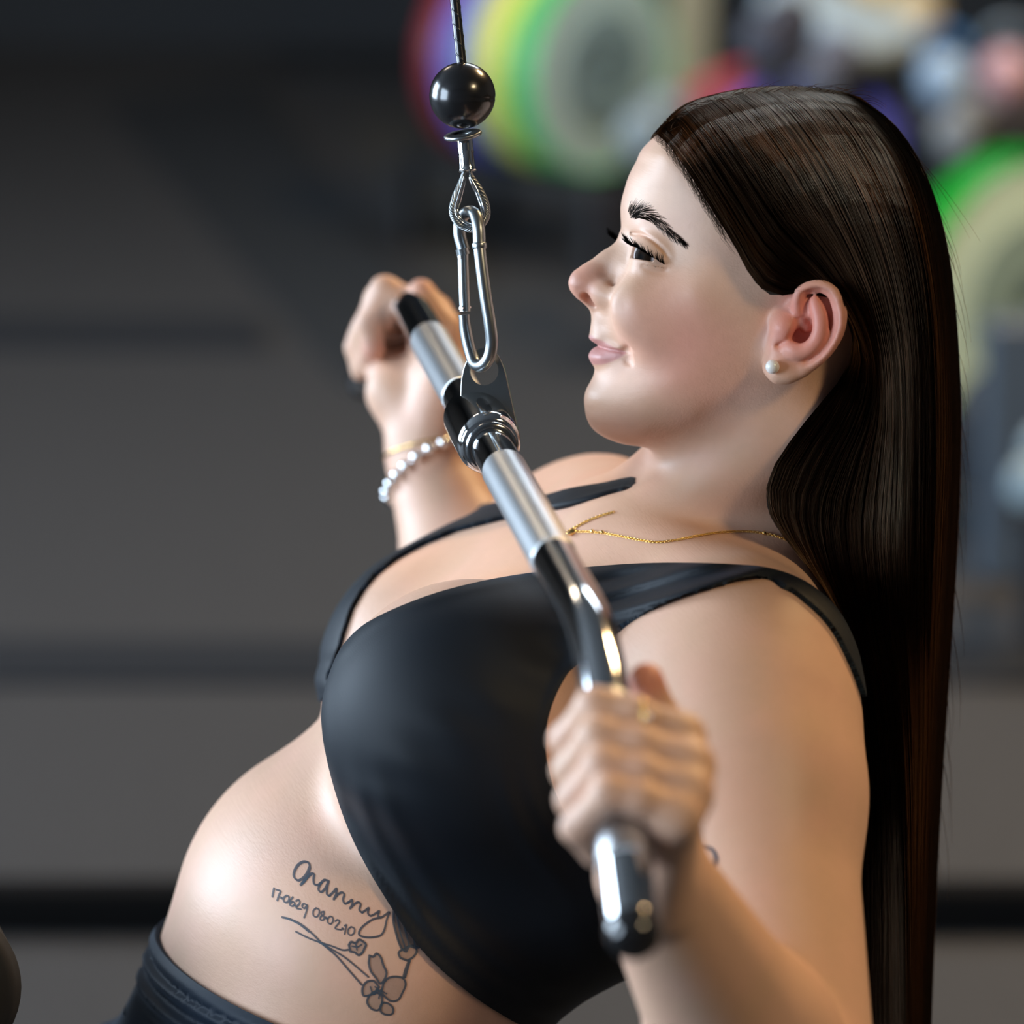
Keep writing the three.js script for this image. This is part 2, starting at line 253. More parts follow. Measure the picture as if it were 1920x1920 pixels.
// half-width of the head over its middle plane, squared, by thin-plate interpolation of measured points (view x, view y, half-width mm)
function plate(points, smooth = 0) {
  const n = points.length, m = n + 3, A = [], k = (r2) => r2 < 1e-9 ? 0 : 0.5 * r2 * Math.log(r2), sc = 0.01;
  const X = points.map((p) => p[0] * sc), Y = points.map((p) => p[1] * sc);
  for (let i = 0; i < n; i++) { const r = []; for (let j = 0; j < n; j++) r.push(k((X[i] - X[j]) ** 2 + (Y[i] - Y[j]) ** 2) + (i === j ? smooth : 0)); r.push(1, X[i], Y[i], points[i][2]); A.push(r); }
  for (let c = 0; c < 3; c++) { const r = []; for (let j = 0; j < n; j++) r.push(c === 0 ? 1 : c === 1 ? X[j] : Y[j]); r.push(0, 0, 0, 0); A.push(r); }
  for (let i = 0; i < m; i++) { let b = i; for (let j = i + 1; j < m; j++) if (Math.abs(A[j][i]) > Math.abs(A[b][i])) b = j; [A[i], A[b]] = [A[b], A[i]]; for (let j = i + 1; j < m; j++) { const f = A[j][i] / A[i][i]; if (f) for (let q = i; q <= m; q++) A[j][q] -= f * A[i][q]; } }
  const x = new Float64Array(m); for (let i = m - 1; i >= 0; i--) { let s = A[i][m]; for (let j = i + 1; j < m; j++) s -= A[i][j] * x[j]; x[i] = s / A[i][i]; }
  return (u, v) => { u *= sc; v *= sc; let s = x[n] + x[n + 1] * u + x[n + 2] * v; for (let j = 0; j < n; j++) { const r2 = (u - X[j]) ** 2 + (v - Y[j]) ** 2; if (r2 > 1e-12) s += x[j] * 0.5 * r2 * Math.log(r2); } return s; };
}
class Grid2 { // sampled function of head u, v in mm
  constructor(f, u0, u1, v0, v1, st) { this.u0 = u0; this.v0 = v0; this.st = st; this.nx = Math.ceil((u1 - u0) / st) + 1; this.ny = Math.ceil((v1 - v0) / st) + 1; this.a = new Float32Array(this.nx * this.ny); for (let j = 0; j < this.ny; j++) for (let i = 0; i < this.nx; i++) this.a[j * this.nx + i] = f(u0 + i * st, v0 + j * st); }
  at(u, v) { const x = clamp((u - this.u0) / this.st, 0, this.nx - 1.001), y = clamp((v - this.v0) / this.st, 0, this.ny - 1.001), i = x | 0, j = y | 0, a = this.a, n = this.nx, o = j * n + i, s = x - i, t = y - j; return (a[o] * (1 - s) + a[o + 1] * s) * (1 - t) + (a[o + n] * (1 - s) + a[o + n + 1] * s) * t; }
}
const FACE = [[1227, 259], [1215, 271], [1196, 302], [1177, 340], [1168, 371], [1165, 393], [1166, 415], [1162, 437], [1152, 456], [1134, 468], [1109, 487], [1084, 503], [1071, 515], [1066, 531], [1070, 546], [1081, 559], [1096, 571], [1106, 583], [1109, 596], [1108, 612], [1107, 624], [1110, 637], [1119, 648], [1112, 656], [1108, 668], [1110, 681], [1116, 693], [1113, 706], [1107, 718], [1099, 734], [1096, 757], [1099, 780], [1108, 800], [1125, 815], [1150, 827], [1185, 835], [1225, 838]];
const SCALP = [[1262, 238], [1310, 212], [1400, 190], [1500, 186], [1590, 204], [1670, 262], [1715, 360], [1722, 470], [1700, 580], [1655, 675], [1600, 750], [1540, 830]];
const INSIDE = [
  [1092, 528, 10.5], [1084, 545, 8], [1104, 552, 11], [1128, 550, 17], [1143, 556, 18.5], [1142, 520, 12], [1118, 505, 9.5], [1136, 490, 9], [1152, 474, 9], [1160, 515, 17], [1163, 490, 15.5], [1178, 455, 14], [1175, 430, 10],
  [1161, 568, 20], [1152, 580, 19.5], [1120, 582, 8], [1135, 590, 15], [1183, 555, 30], [1190, 530, 30], [1180, 505, 23],
  [1180, 400, 15], [1200, 402, 27], [1230, 410, 38], [1270, 440, 48.5], [1195, 425, 25], [1188, 370, 17], [1210, 320, 21], [1245, 290, 34], [1225, 360, 33], [1265, 360, 46], [1310, 390, 57], [1345, 440, 63], [1400, 480, 68], [1300, 320, 50],
  [1205, 465, 28], [1228, 470, 36], [1248, 492, 44], [1225, 512, 37], [1205, 498, 29], [1262, 470, 47], [1280, 500, 53], [1250, 530, 49],
  [1300, 550, 62], [1350, 560, 66], [1225, 570, 45], [1265, 570, 56], [1195, 590, 36], [1175, 610, 29], [1155, 605, 22], [1405, 560, 69], [1450, 590, 70],
  [1128, 612, 12], [1125, 633, 12], [1148, 645, 18.5], [1170, 661, 24.5], [1128, 668, 14], [1145, 676, 19], [1140, 655, 16.5], [1195, 650, 33], [1225, 640, 44], [1270, 640, 54], [1330, 640, 61.5], [1400, 640, 66], [1195, 690, 35], [1150, 700, 22], [1130, 700, 13],
  [1120, 745, 16], [1113, 770, 12], [1145, 765, 24], [1170, 780, 29], [1135, 800, 16], [1200, 745, 38], [1260, 720, 50], [1330, 710, 57], [1400, 690, 62], [1440, 690, 64], [1200, 810, 28], [1240, 790, 38], [1300, 780, 46], [1360, 750, 54], [1420, 730, 59], [1260, 826, 24], [1320, 818, 32], [1380, 800, 42],
  [1340, 260, 38], [1420, 250, 48], [1400, 320, 63], [1400, 400, 70], [1500, 260, 52], [1500, 350, 71], [1500, 450, 76], [1500, 550, 75], [1500, 640, 70], [1600, 300, 50], [1620, 400, 64], [1620, 500, 66], [1590, 600, 60], [1520, 720, 58], [1480, 780, 52], [1660, 450, 50], [1430, 830, 46], [1500, 820, 40],
];
const OUTSIDE = [[1050, 531, -250], [1060, 490, -260], [1120, 440, -260], [1080, 590, -350], [1085, 640, -300], [1085, 690, -350], [1070, 760, -500], [1100, 840, -600], [1140, 380, -700], [1160, 300, -900], [1210, 230, -900], [1300, 170, -1600], [1450, 140, -2500], [1620, 170, -2500], [1740, 280, -2600], [1790, 450, -3500], [1740, 640, -2800], [1660, 790, -2200], [1600, 880, -1500], [1200, 885, -900], [1320, 890, -400], [1440, 900, -300], [960, 420, -4000], [960, 700, -4500], [1050, 950, -4500], [1200, 60, -7000], [1500, 20, -8000], [1850, 100, -9000], [1950, 500, -9000], [1900, 900, -9000], [1300, 1050, -4000], [1600, 1050, -5000]];
const headPts = [...FACE.map(([x, y]) => { const q = Huv(HP(x, y, 0)); return [q[0], q[1], 0]; }), ...SCALP.map(([x, y]) => { const q = Huv(HP(x, y, 0)); return [q[0], q[1], 0]; }), ...INSIDE.map(([x, y, w]) => { const q = Huv(HP(x, y, w)); return [q[0], q[1], w * w]; }), ...OUTSIDE.map(([x, y, s]) => { const q = Huv(HP(x, y, 0)); return [q[0], q[1], s]; })];
const headS = new Grid2(plate(headPts, 1e-4), -50, 290, -190, 170, 1.0);
function headField(x, y, z) {
  const px = x - OH.x, py = y - OH.y, pz = z - OH.z, u = (px * EH1.x + py * EH1.y + pz * EH1.z) * 1000, v = (px * EH2.x + py * EH2.y + pz * EH2.z) * 1000, w = (px * LH.x + py * LH.y + pz * LH.z) * 1000;
  let out = 0, cu = u, cv = v; if (u < -48) { out += -48 - u; cu = -48; } if (u > 212) { out += u - 212; cu = 212; } if (v < -188) { out += -188 - v; cv = -188; } if (v > 168) { out += v - 168; cv = 168; }
  const s = headS.at(cu, cv), gu = (headS.at(cu + 1, cv) - headS.at(cu - 1, cv)) / 2, gv = (headS.at(cu, cv + 1) - headS.at(cu, cv - 1)) / 2, F = w * w - s, G = Math.sqrt(4 * w * w + gu * gu + gv * gv + 40);
  let d = F / G; if (v < -120 && u > 110) d = Math.max(d, (-120 - v) * 0.8); if (d > 25) d = 25 + (d - 25) * 0.5; return (d * 0.9 + out) / 1000;
}
const neckBase = TP(1322, 1018, 0), neckTop = HP(1446, 775, 0);
const body = new Field();
const mir = (fn) => { fn(1); fn(-1); };
// trunk
body.ell(T(0, -0.100, -0.108), [0.146, 0.165, 0.126], BT, 0.03);
body.ell(T(0, -0.245, -0.094), [0.142, 0.118, 0.115], BT, 0.03);
body.ell(T(0, -0.345, -0.132), [0.148, 0.09, 0.108], BT, 0.04);
body.ell(T(0, -0.46, -0.15), [0.178, 0.13, 0.112], BT, 0.04);
body.ell(T(0, 0.0, -0.085), [0.135, 0.07, 0.062], BT, 0.05);
mir((s) => {
  body.cap(T(s * 0.03, 0.035, -0.075), T(s * 0.15, 0.035, -0.09), 0.04, 0.042, 0.05);
  body.cap(T(s * 0.118, 0.038, -0.105), V().copy(neckBase).lerp(neckTop, 0.55).addScaledVector(LT, s * 0.022).addScaledVector(FT, -0.045), 0.032, 0.034, 0.03);
  body.cap(T(s * 0.02, 0.028, -0.03), T(s * 0.125, 0.052, -0.07), 0.011, 0.011, 0.035);
});
// breasts
body.ell(T(0.082, -0.103, -0.022), [0.083, 0.086, 0.090], BT, 0.03);
{ const f = new Field(); f.ell(T(-0.080, -0.098, -0.058), [0.080, 0.084, 0.084], BT, 0.03); const q = f.p[0]; body.p.push({ ...q, k: 0.014 }); }
// fullness above the bust
mir((s) => body.ell(T(s * 0.085, -0.035, -0.072), [0.08, 0.06, 0.07], BT, 0.03));
const neckStart = body.p.length;
// neck
const neckDir = V().copy(neckTop).sub(neckBase).normalize(), neckF = V().crossVectors(neckDir, LT).normalize(); if (neckF.x > 0) neckF.negate();
body.cap(neckBase, neckTop, 0.055, 0.055, 0.016);
mir((s) => { body.cap(T(s * 0.016, 0.032, -0.026), V().copy(neckTop).addScaledVector(LT, s * 0.047).addScaledVector(neckF, -0.005), 0.010, 0.017, 0.02); });
for (let i = neckStart; i < body.p.length; i++) body.p[i].neck = true;
const torsoOnly = new Field(); torsoOnly.p = body.p.slice();
body.fn(headField, 0.016);
// arms
const ARM = {
  nearShoulder: T(0.163, 0.015, -0.085), nearElbow: P(1462, 2075, 0.205), nearWrist: P(1222, 1640, 0.352),
  farShoulder: T(-0.150, -0.002, -0.105), farElbow: P(930, 1200, -0.30), farWrist: P(800, 862, -0.345),
};
function arm(sh, el, wr, kt) {
  body.cap(sh, V().copy(sh).lerp(el, 0.25), 0.062, 0.064, 0.045); torsoOnly.p.push(body.p[body.p.length - 1]); body.p[body.p.length - 1].arm = sh === ARM.nearShoulder;
  body.cap(V().copy(sh).lerp(el, 0.12), el, 0.063, 0.052, 0.03); torsoOnly.p.push(body.p[body.p.length - 1]); body.p[body.p.length - 1].arm = sh === ARM.nearShoulder;
  const m = V().copy(el).lerp(wr, 0.3); body.cap(el, m, 0.046, 0.047, kt); body.cap(m, wr, 0.046, 0.028, 0.02);
}
arm(ARM.nearShoulder, ARM.nearElbow, ARM.nearWrist, 0.012);
arm(ARM.farShoulder, ARM.farElbow, ARM.farWrist, 0.012);
// hands close round the bar
const BAR = { c: P(903, 806, 0), nb: P(1122, 1195, 0.325), ne: P(1187, 1742, 0.465), fb: P(762, 562, -0.31), fe: P(682, 716, -0.47) };
function hand(along, n1, n2, at, wrist, thumb, st, pr) {
  // along: bar direction from thumb side to little finger; n1, n2 span the plane across it; st: four stations along the bar
  const Q = (s, a, b) => at.clone().addScaledVector(along, s).addScaledVector(n1, a).addScaledVector(n2, b);
  st.forEach((s, i) => {
    const L = [1, 1.07, 1.0, 0.82][i], r = [0.0088, 0.0090, 0.0086, 0.0078][i];
    const M = Q(s + pr.fan[i], 0.032 * L, pr.mcp), p1 = Q(s, -0.0075 * L, 0.0228), p2 = Q(s, -0.0208, 0.001), p3 = Q(s, -0.012, -0.018);
    body.chain([M, V().copy(M).lerp(p1, 0.55).addScaledVector(n2, 0.0035), p1, p2, p3], [r * 1.16, r * 1.02, r * 1.06, r * 0.95, r * 0.82], 0.004, 0, i ? 0.0045 : 0.01);
    const base = V().copy(wrist).addScaledVector(along, (i - 1.5) * 0.0105);
    body.cap(M, base, r * 1.18, 0.0165, 0.011);
  });
  body.chain(thumb, [0.0155, 0.0135, 0.0108, 0.0088], 0.008);
}
const gN = V().copy(BAR.ne).sub(BAR.nb).normalize(), n1N = V(1, 0, 0).addScaledVector(gN, -gN.x).normalize(), n2N = V().crossVectors(gN, n1N).normalize(); if (n2N.z < 0) n2N.negate();
hand(gN, n1N, n2N, BAR.nb, ARM.nearWrist, [P(1262, 1590, 0.325), P(1256, 1470, 0.312), P(1238, 1360, 0.315), P(1212, 1276, 0.322)], [0.070, 0.090, 0.109, 0.127], { mcp: 0.012, fan: [0.013, 0.012, 0.010, 0.007] });
const gF = V().copy(BAR.fe).sub(BAR.fb).normalize();
{ // far hand: seen from the thumb side
  const st = [0.034, 0.055, 0.076, 0.095], at = (px, py, d, i) => P(px, py, d).addScaledVector(gF, i * 0.0165);
  st.forEach((s, i) => {
    const r = [0.0094, 0.0097, 0.0092, 0.0082][i], L = [1, 1.06, 1, 0.85][i];
    const M = at(812, 588, -0.335, i), p1 = at(lerp(760, 722, L), 545, -0.338, i), p2 = at(692, 606, -0.342, i), p3 = at(699, 652, -0.342, i);
    body.chain([M, p1, p2, p3], [r * 1.15, r * 1.05, r * 0.98, r * 0.84], 0.004, 0, i ? 0.0045 : 0.01);
    body.cap(M, V().copy(ARM.farWrist).addScaledVector(gF, (i - 1.5) * 0.010), r * 1.2, 0.018, 0.012);
  });
  body.chain([P(815, 800, -0.335), P(838, 700, -0.32), P(832, 618, -0.318), P(790, 548, -0.322)], [0.017, 0.0145, 0.0115, 0.0092], 0.009);
  body.chain([P(775, 810, -0.345), P(745, 735, -0.355), P(735, 690, -0.37)], [0.018, 0.019, 0.014], 0.012);
}
// ---------- face ----------
const HB = [EH1, EH2, LH];
const face = new Field(); // carved and added after everything else, on both sides
const bothH = (fn) => { fn((x, y, w) => HP(x, y, w), [EH1, EH2, LH]); fn((x, y, w) => mirrorH(HP(x, y, w)), [EH1, EH2, LH.clone().negate()]); };
const rotB = (b, a) => { const c = Math.cos(a), s = Math.sin(a); return [b[0].clone().multiplyScalar(c).addScaledVector(b[1], s), b[1].clone().multiplyScalar(c).addScaledVector(b[0], -s), b[2]]; };
const EYE = HP(1229, 481, 31), EYE_R = 0.0127;
// soft ridges and creases of the face: the surface moves by `amp` along lines given in the view (near side; the far side mirrors them)
function crease(px, amp, sig, n = 14) {
  const l = spline(px.map((p) => HP(...p)), n).map((p) => Huv(p)), c = l[n >> 1], R = Math.max(...l.map((p) => Math.hypot(p[0] - c[0], p[1] - c[1]))) + sig * 3, w1 = Math.max(...l.map((p) => Math.abs(p[2]))) + 6;
  body.p.push({ t: 9, op: 2, k: 0, g: (d, x, y, z) => {
    if (d > 0.012 || d < -0.012) return d; const ax = x - OH.x, ay = y - OH.y, az = z - OH.z, u = (ax * EH1.x + ay * EH1.y + az * EH1.z) * 1000, v = (ax * EH2.x + ay * EH2.y + az * EH2.z) * 1000; if ((u - c[0]) ** 2 + (v - c[1]) ** 2 > R * R) return d;
    const w = Math.abs(ax * LH.x + ay * LH.y + az * LH.z) * 1000; if (w > w1) return d; let m = 1e9, tt = 0;
    for (let i = 0; i + 1 < l.length; i++) { const ex = l[i + 1][0] - l[i][0], ey = l[i + 1][1] - l[i][1], h = clamp(((u - l[i][0]) * ex + (v - l[i][1]) * ey) / (ex * ex + ey * ey), 0, 1), q = (u - l[i][0] - ex * h) ** 2 + (v - l[i][1] - ey * h) ** 2; if (q < m) { m = q; tt = (i + h) / (l.length - 1); } }
    return d + amp * Math.exp(-m / (2 * sig * sig)) * sstep(1.03, 0.75, tt) * sstep(w1, w1 - 5, w);
  } });
}
bothH((h, b) => {
  // wing of the nose, nostril
  body.ell(h(1139, 552, 13.5), [0.0085, 0.0075, 0.006], rotB(b, -0.5), 0.006);
  body.ell(h(1105, 561, 7), [0.0052, 0.0028, 0.0036], rotB(b, -0.75), 0.003, 1);
  body.chain([h(1150, 533, 18.5), h(1163, 553, 22.5), h(1160, 578, 22)], [0.0012, 0.0016, 0.0012], 0.006, 1);
  // lids: a shell round the eyeball, opened by a wedge from the outer corner
  const e = h(1229, 481, 31);
  body.ell(e, [0.0139, 0.0139, 0.0148], b, 0.007);
  const cu = Huv(h(1249, 497, 42)), up = Huv(h(1189, 456, 31)), lo = Huv(h(1190, 486, 31)), eu = Huv(e), sgn = Math.sign(eu[2]);
  const un = [-(up[1] - cu[1]), up[0] - cu[0]], ul = Math.hypot(...un), ln = [lo[1] - cu[1], -(lo[0] - cu[0])], ll = Math.hypot(...ln);
  body.p.push({ t: 9, op: 2, k: 0.001, g: (d, x, y, z) => {
    const dx = x - e.x, dy = y - e.y, dz = z - e.z, rr2 = dx * dx + dy * dy + dz * dz; if (rr2 > 0.0007) return d;
    const q = Huv({ x, y, z }), a = ((q[0] - cu[0]) * un[0] + (q[1] - cu[1]) * un[1]) / -ul, c = ((q[0] - cu[0]) * ln[0] + (q[1] - cu[1]) * ln[1]) / -ll;
    const io = (q[2] - eu[2]) * sgn, wid = Math.max(io - 14, -9.5 - io), bow = 0.045 * (q[2] - eu[2]) ** 2 * 0.25;
    const sA = un[0] * (lo[0] - cu[0]) + un[1] * (lo[1] - cu[1]) > 0 ? a : -a, sB = ln[0] * (up[0] - cu[0]) + ln[1] * (up[1] - cu[1]) > 0 ? c : -c;
    const wedge = Math.max(sA + bow * 0.35, sB + bow * 0.15, wid, Math.sqrt(rr2) * 1000 - 16.2) / 1000;
    return -smin(-d, wedge, 0.0012);
  } });
  // cheek and chin softness
  body.ell(h(1215, 590, 36), [0.022, 0.017, 0.012], rotB(b, -0.6), 0.02);
});
crease([[1100, 634, 0], [1116, 637, 6], [1130, 642, 12], [1150, 651, 19], [1172, 660, 24]], -0.0010, 1.7);
crease([[1100, 668, 0], [1114, 669, 6], [1130, 669, 12], [1148, 667, 19], [1168, 663, 23]], -0.0011, 2.4);
crease([[1114, 649, 5], [1120, 650, 8], [1128, 652, 12], [1146, 656, 19], [1180, 661, 26]], 0.0015, 0.7);
crease([[1176, 655, 26], [1181, 662, 28], [1181, 674, 29], [1176, 690, 28]], 0.0012, 2.0);
crease([[1166, 585, 24], [1176, 610, 29], [1184, 640, 32], [1186, 665, 32]], 0.0011, 2.4);
crease([[1189, 439, 22], [1203, 440, 30], [1222, 450, 38], [1244, 470, 44], [1258, 490, 47]], 0.0013, 0.9);
crease([[1200, 497, 28], [1216, 505, 36], [1240, 510, 43], [1256, 504, 46]], 0.0006, 1.4);
// near and far ear
const EAR_OUT = [[1503, 606, 76], [1497, 575, 79], [1499, 549, 81], [1517, 539, 83], [1541, 537, 85], [1562, 550, 87], [1571, 579, 89], [1573, 609, 90], [1563, 637, 89], [1547, 661, 87], [1523, 682, 84], [1499, 696, 80]];
bothH((h, b) => {
  const eb = rotB(b, 0.42), tilt = (q, a) => { const c = Math.cos(a), s = Math.sin(a); return [q[0].clone().multiplyScalar(c).addScaledVector(q[2], s), q[1], q[2].clone().multiplyScalar(c).addScaledVector(q[0], -s)]; };
  const tb = tilt(rotB(b, -0.42), 0.30);
  body.ell(h(1530, 613, 79), [0.0165, 0.0255, 0.0042], tb, 0.006);
  body.ell(h(1486, 640, 74), [0.010, 0.018, 0.005], tilt(rotB(b, -0.5), 0.2), 0.012);
  body.ell(h(1470, 688, 75), [0.0088, 0.0072, 0.0038], tilt(rotB(b, 0.3), 0.15), 0.007);
  const out = spline(EAR_OUT.map((q) => h(...q)), 22); body.chain(out, out.map((_, i) => lerp(0.0028, 0.0031, Math.sin(i / 22 * 3.1))), 0.0028);
  body.chain([h(1499, 694, 80), h(1478, 700, 78), h(1460, 700, 76), h(1446, 690, 72)], [0.0030, 0.0038, 0.0040, 0.0034], 0.006);
  // scapha and fossa hollows, concha
  body.chain(spline([h(1514, 556, 86), h(1540, 554, 89), h(1556, 575, 92), h(1559, 606, 93), h(1550, 634, 92), h(1533, 656, 90), h(1512, 672, 86)], 14), Array(15).fill(0.0028), 0.003, 1);
  body.ell(h(1503, 628, 80.5), [0.0088, 0.0105, 0.0075], rotB(b, -0.5), 0.004, 1);
  body.ell(h(1478, 628, 76), [0.0042, 0.006, 0.008], rotB(b, -0.3), 0.003, 1);
  body.ell(h(1513, 578, 85.5), [0.0045, 0.009, 0.0036], rotB(b, -0.25), 0.003, 1);
  body.ell(h(1466, 642, 77), [0.0024, 0.0042, 0.006], rotB(b, -1.0), 0.003, 1);
  // ridge of the antihelix, antitragus, tragus, root of the helix
  body.chain(spline([h(1528, 566, 84), h(1538, 600, 86.5), h(1534, 634, 86.5), h(1516, 655, 84.5), h(1494, 660, 82), h(1482, 652, 80)], 12), Array(13).fill(0.0030), 0.004);
  body.chain([h(1503, 606, 77), h(1512, 612, 76), h(1522, 612, 76)], [0.003, 0.0026, 0.001], 0.003);
  body.chain([h(1462, 600, 72), h(1470, 615, 76.5), h(1466, 633, 74)], [0.0034, 0.0042, 0.0034], 0.006);
});

// ---------- skin mesh ----------
const SKIN = [0.66, 0.40, 0.28];
const lipSD = polySD(spline2([[1100, 640], [1105, 627], [1116, 634], [1130, 639], [1150, 650], [1174, 661], [1162, 671], [1145, 679], [1126, 684], [1104, 681], [1098, 660], [1100, 640]], 60));
const tipN = P(1212, 1272, 0.322), tipF = P(790, 545, -0.322), tipI = P(697, 655, -0.342), earC = HP(1520, 610, 82), noseC = HP(1090, 535, 4), cheekC = HP(1270, 640, 52), jawC = HP(1330, 690, 56);
function skinColor(x, y, z) {
  let [r, g, b] = SKIN; const n = noise(x * 60, y * 60, z * 60) - 0.5, n2 = noise(x * 260 + 9, y * 260, z * 260) - 0.5, k = 1 + n * 0.07 + n2 * 0.05; r *= k; g *= k * (1 - n * 0.05); b *= k;
  const red = (c, R, a) => { const d = Math.hypot(x - c.x, y - c.y, z - c.z), t = a * (1 - sstep(R * 0.3, R, d)); r *= 1 + 0.04 * t; g *= 1 - 0.34 * t; b *= 1 - 0.30 * t; };
  red(earC, 0.038, 1.0); red(noseC, 0.022, 0.45); red(cheekC, 0.05, 0.34); red(jawC, 0.05, 0.2); red(tipN, 0.017, 0.9); red(tipF, 0.014, 0.7); red(tipI, 0.014, 0.5);
  const q = Huv({ x, y, z }); if (q[0] > 0 && q[0] < 45 && Math.abs(q[2]) < 30 && q[1] > -60 && q[1] < -28) { let m = V(x, y, z); if (q[2] < 0) m = mirrorH(m); const e = toPx(m), w = (1 - sstep(-2.5, 2, lipSD(e[0], e[1]))) * 0.85; r = lerp(r, 0.56, w); g = lerp(g, 0.25, w); b = lerp(b, 0.235, w); }
  return [r, g, b];
}
const skinTex = tex(512, 512, (u, v, x, y) => { const n = 128 + 90 * (noise(x * 0.42, y * 0.42, 2) - 0.5) + 60 * (noise(x * 0.15, y * 0.15, 5) - 0.5); return [n, n, n]; });
const skinMat = std({ color: 0xffffff, vertexColors: true, roughness: 0.47, specularIntensity: 0.75, sheen: 0.25, sheenRoughness: 0.5, sheenColor: lin(0.9, 0.75, 0.65), bumpMap: skinTex, bumpScale: 0.00014 });
const skinUV = (x, y, z) => { const [, a, f] = toT({ x, y, z }); return [a / 0.12, f / 0.12]; };
const inHead = (x, y, z) => { const q = Huv({ x, y, z }); return q[1] > -112 - 0.1 * q[0] && q[0] < 172; };
const headLo = V(1e9, 1e9, 1e9), headHi = V(-1e9, -1e9, -1e9);
for (const u of [-8, 225]) for (const v of [-140, 122]) for (const w of [-92, 96]) { const p = Hat(u, v, w); headLo.min(p); headHi.max(p); }
const inBox = (x, y, z, a, b, m = 0) => x > a.x + m && y > a.y + m && z > a.z + m && x < b.x - m && y < b.y - m && z < b.z - m;
const QF = 1;
const bodyLo = V(-0.30, -0.62, -0.55), bodyHi = V(0.30, 0.13, 0.47);
const person = thing('person', 'woman in black sports bra and leggings leaning back and pulling down the steel bar', 'person', [-0.2, 0, -0.1]);
const bodyMesh = polygonize(body, bodyLo, bodyHi, 0.0045 * QF, null, (x, y, z) => !inHead(x, y - 0.004, z) && !(toT({ x, y, z })[1] < -0.47));
const faceLo = V(0.028, 0.072, -0.105), faceHi = V(0.153, 0.192, 0.062);
const headMesh = polygonize(body, headLo, headHi, 0.0018 * QF, null, (x, y, z) => inHead(x, y, z) && !inBox(x, y, z, faceLo, faceHi, 0.002));
const faceMesh = polygonize(body, faceLo, faceHi, 0.00098 * QF);
const handLo = V(0.0, -0.24, 0.25), handHi = V(0.14, -0.05, 0.44), fhLo = V(-0.16, 0.0, -0.48), fhHi = V(-0.02, 0.20, -0.28);
{ const keep = []; const m = bodyMesh; for (let i = 0; i < m.idx.length; i += 3) { const v = m.idx[i] * 3, p = [m.pos[v], m.pos[v + 1], m.pos[v + 2]]; if (!inBox(...p, handLo, handHi, 0.012) && !inBox(...p, fhLo, fhHi, 0.012)) keep.push(m.idx[i], m.idx[i + 1], m.idx[i + 2]); } m.idx = keep; }
const handMesh = polygonize(body, handLo, handHi, 0.0026 * QF), farHandMesh = polygonize(body, fhLo, fhHi, 0.003 * QF);
const skinGeo = mergeGeometries([bodyMesh, headMesh, faceMesh, handMesh, farHandMesh].map((m) => toGeo(m, skinUV, skinColor)));
wpart('body', skinGeo, skinMat, person);

// ---------- clothes ----------
const fabric = tex(256, 256, (u, v, x, y) => { const n = 128 + 40 * Math.sin(x * Math.PI / 2) * Math.sin(y * Math.PI / 2) + 40 * (hash3(x, y, 3) - 0.5); return [n, n, n]; });
const braMat = std({ color: lin(0.005, 0.0075, 0.0115), roughness: 0.6, sheen: 0.22, sheenRoughness: 0.45, sheenColor: lin(0.22, 0.40, 0.66), specularIntensity: 0.5, bumpMap: fabric, bumpScale: 0.00008 });
const nearCup = polySD(spline2([[640, 1212], [666, 1184], [700, 1160], [800, 1117], [900, 1090], [1000, 1073], [1100, 1063], [1200, 1056], [1300, 1055], [1380, 1058], [1440, 1064], [1500, 1084], [1560, 1128], [1600, 1190], [1640, 1290], [1640, 1340], [1604, 1248], [1560, 1168], [1500, 1112], [1450, 1084], [1400, 1081], [1330, 1098], [1250, 1128], [1150, 1178], [1090, 1230], [1046, 1296], [1024, 1370], [1030, 1450], [1062, 1530], [1110, 1585], [1150, 1636], [1176, 1700], [1186, 1800], [1178, 1880], [1148, 1890], [1100, 1925], [1000, 1930], [930, 1896], [860, 1846], [790, 1780], [720, 1680], [664, 1580], [630, 1490], [608, 1400], [601, 1320], [606, 1262], [622, 1230], [640, 1212]], 220));
const farCup = polySD([[600, 1316], [606, 1300], [612, 1262], [632, 1214], [640, 1185], [655, 1140], [675, 1105], [700, 1074], [740, 1042], [790, 1014], [850, 989], [940, 966], [985, 956], [985, 930], [940, 940], [800, 960], [640, 1020], [500, 1150], [420, 1250], [480, 1296], [570, 1304]]);
const braShift = (x, y, z) => {
  const [l, a, f] = toT({ x, y, z }); let s = 0.0026; const q = toPx({ x, y, z });
  if (l > 0) { // gathers toward the strap, along the side and under the cup
    const t = (q[0] - 1050) / 350, along = (q[1] - (1165 - 92 * clamp(t, 0, 1.2))) / 34, on = sstep(-0.1, 0.35, t) * (1 - sstep(1.1, 1.5, t)) * sstep(0.04, 0.07, f + 0.12);
    s += on * 0.0016 * Math.sin(along * 5.2 + 1.2 * t) * Math.exp(-along * along * 0.25);
    const e = nearCup(q[0], q[1]), under = sstep(1380, 1540, q[1]) * sstep(620, 690, q[0]) * (1 - sstep(1000, 1100, q[0])); s += under * (0.0017 * Math.exp(-((e + 40) ** 2) / 260) + 0.0014 * Math.exp(-((e + 84) ** 2) / 420));
    s += 0.0010 * Math.exp(-((e + 6) ** 2) / 160); // turned hem
    const side = Math.exp(-(((q[0] - 1090) * 0.6 + (q[1] - 1190) * 0.8) ** 2) / 2500); s += 0.0007 * Math.sin((q[1] * 0.75 - q[0] * 0.5) * 0.075) * side * (q[0] < 1110 ? 1 : 0);
  } else { const e = farCup(q[0], q[1]); s += 0.001 * Math.exp(-((e + 6) ** 2) / 160); s += 0.0012 * Math.sin(q[1] * 0.08) * sstep(1200, 1260, q[1]); }
  return s;
};
const braField = torsoOnly;
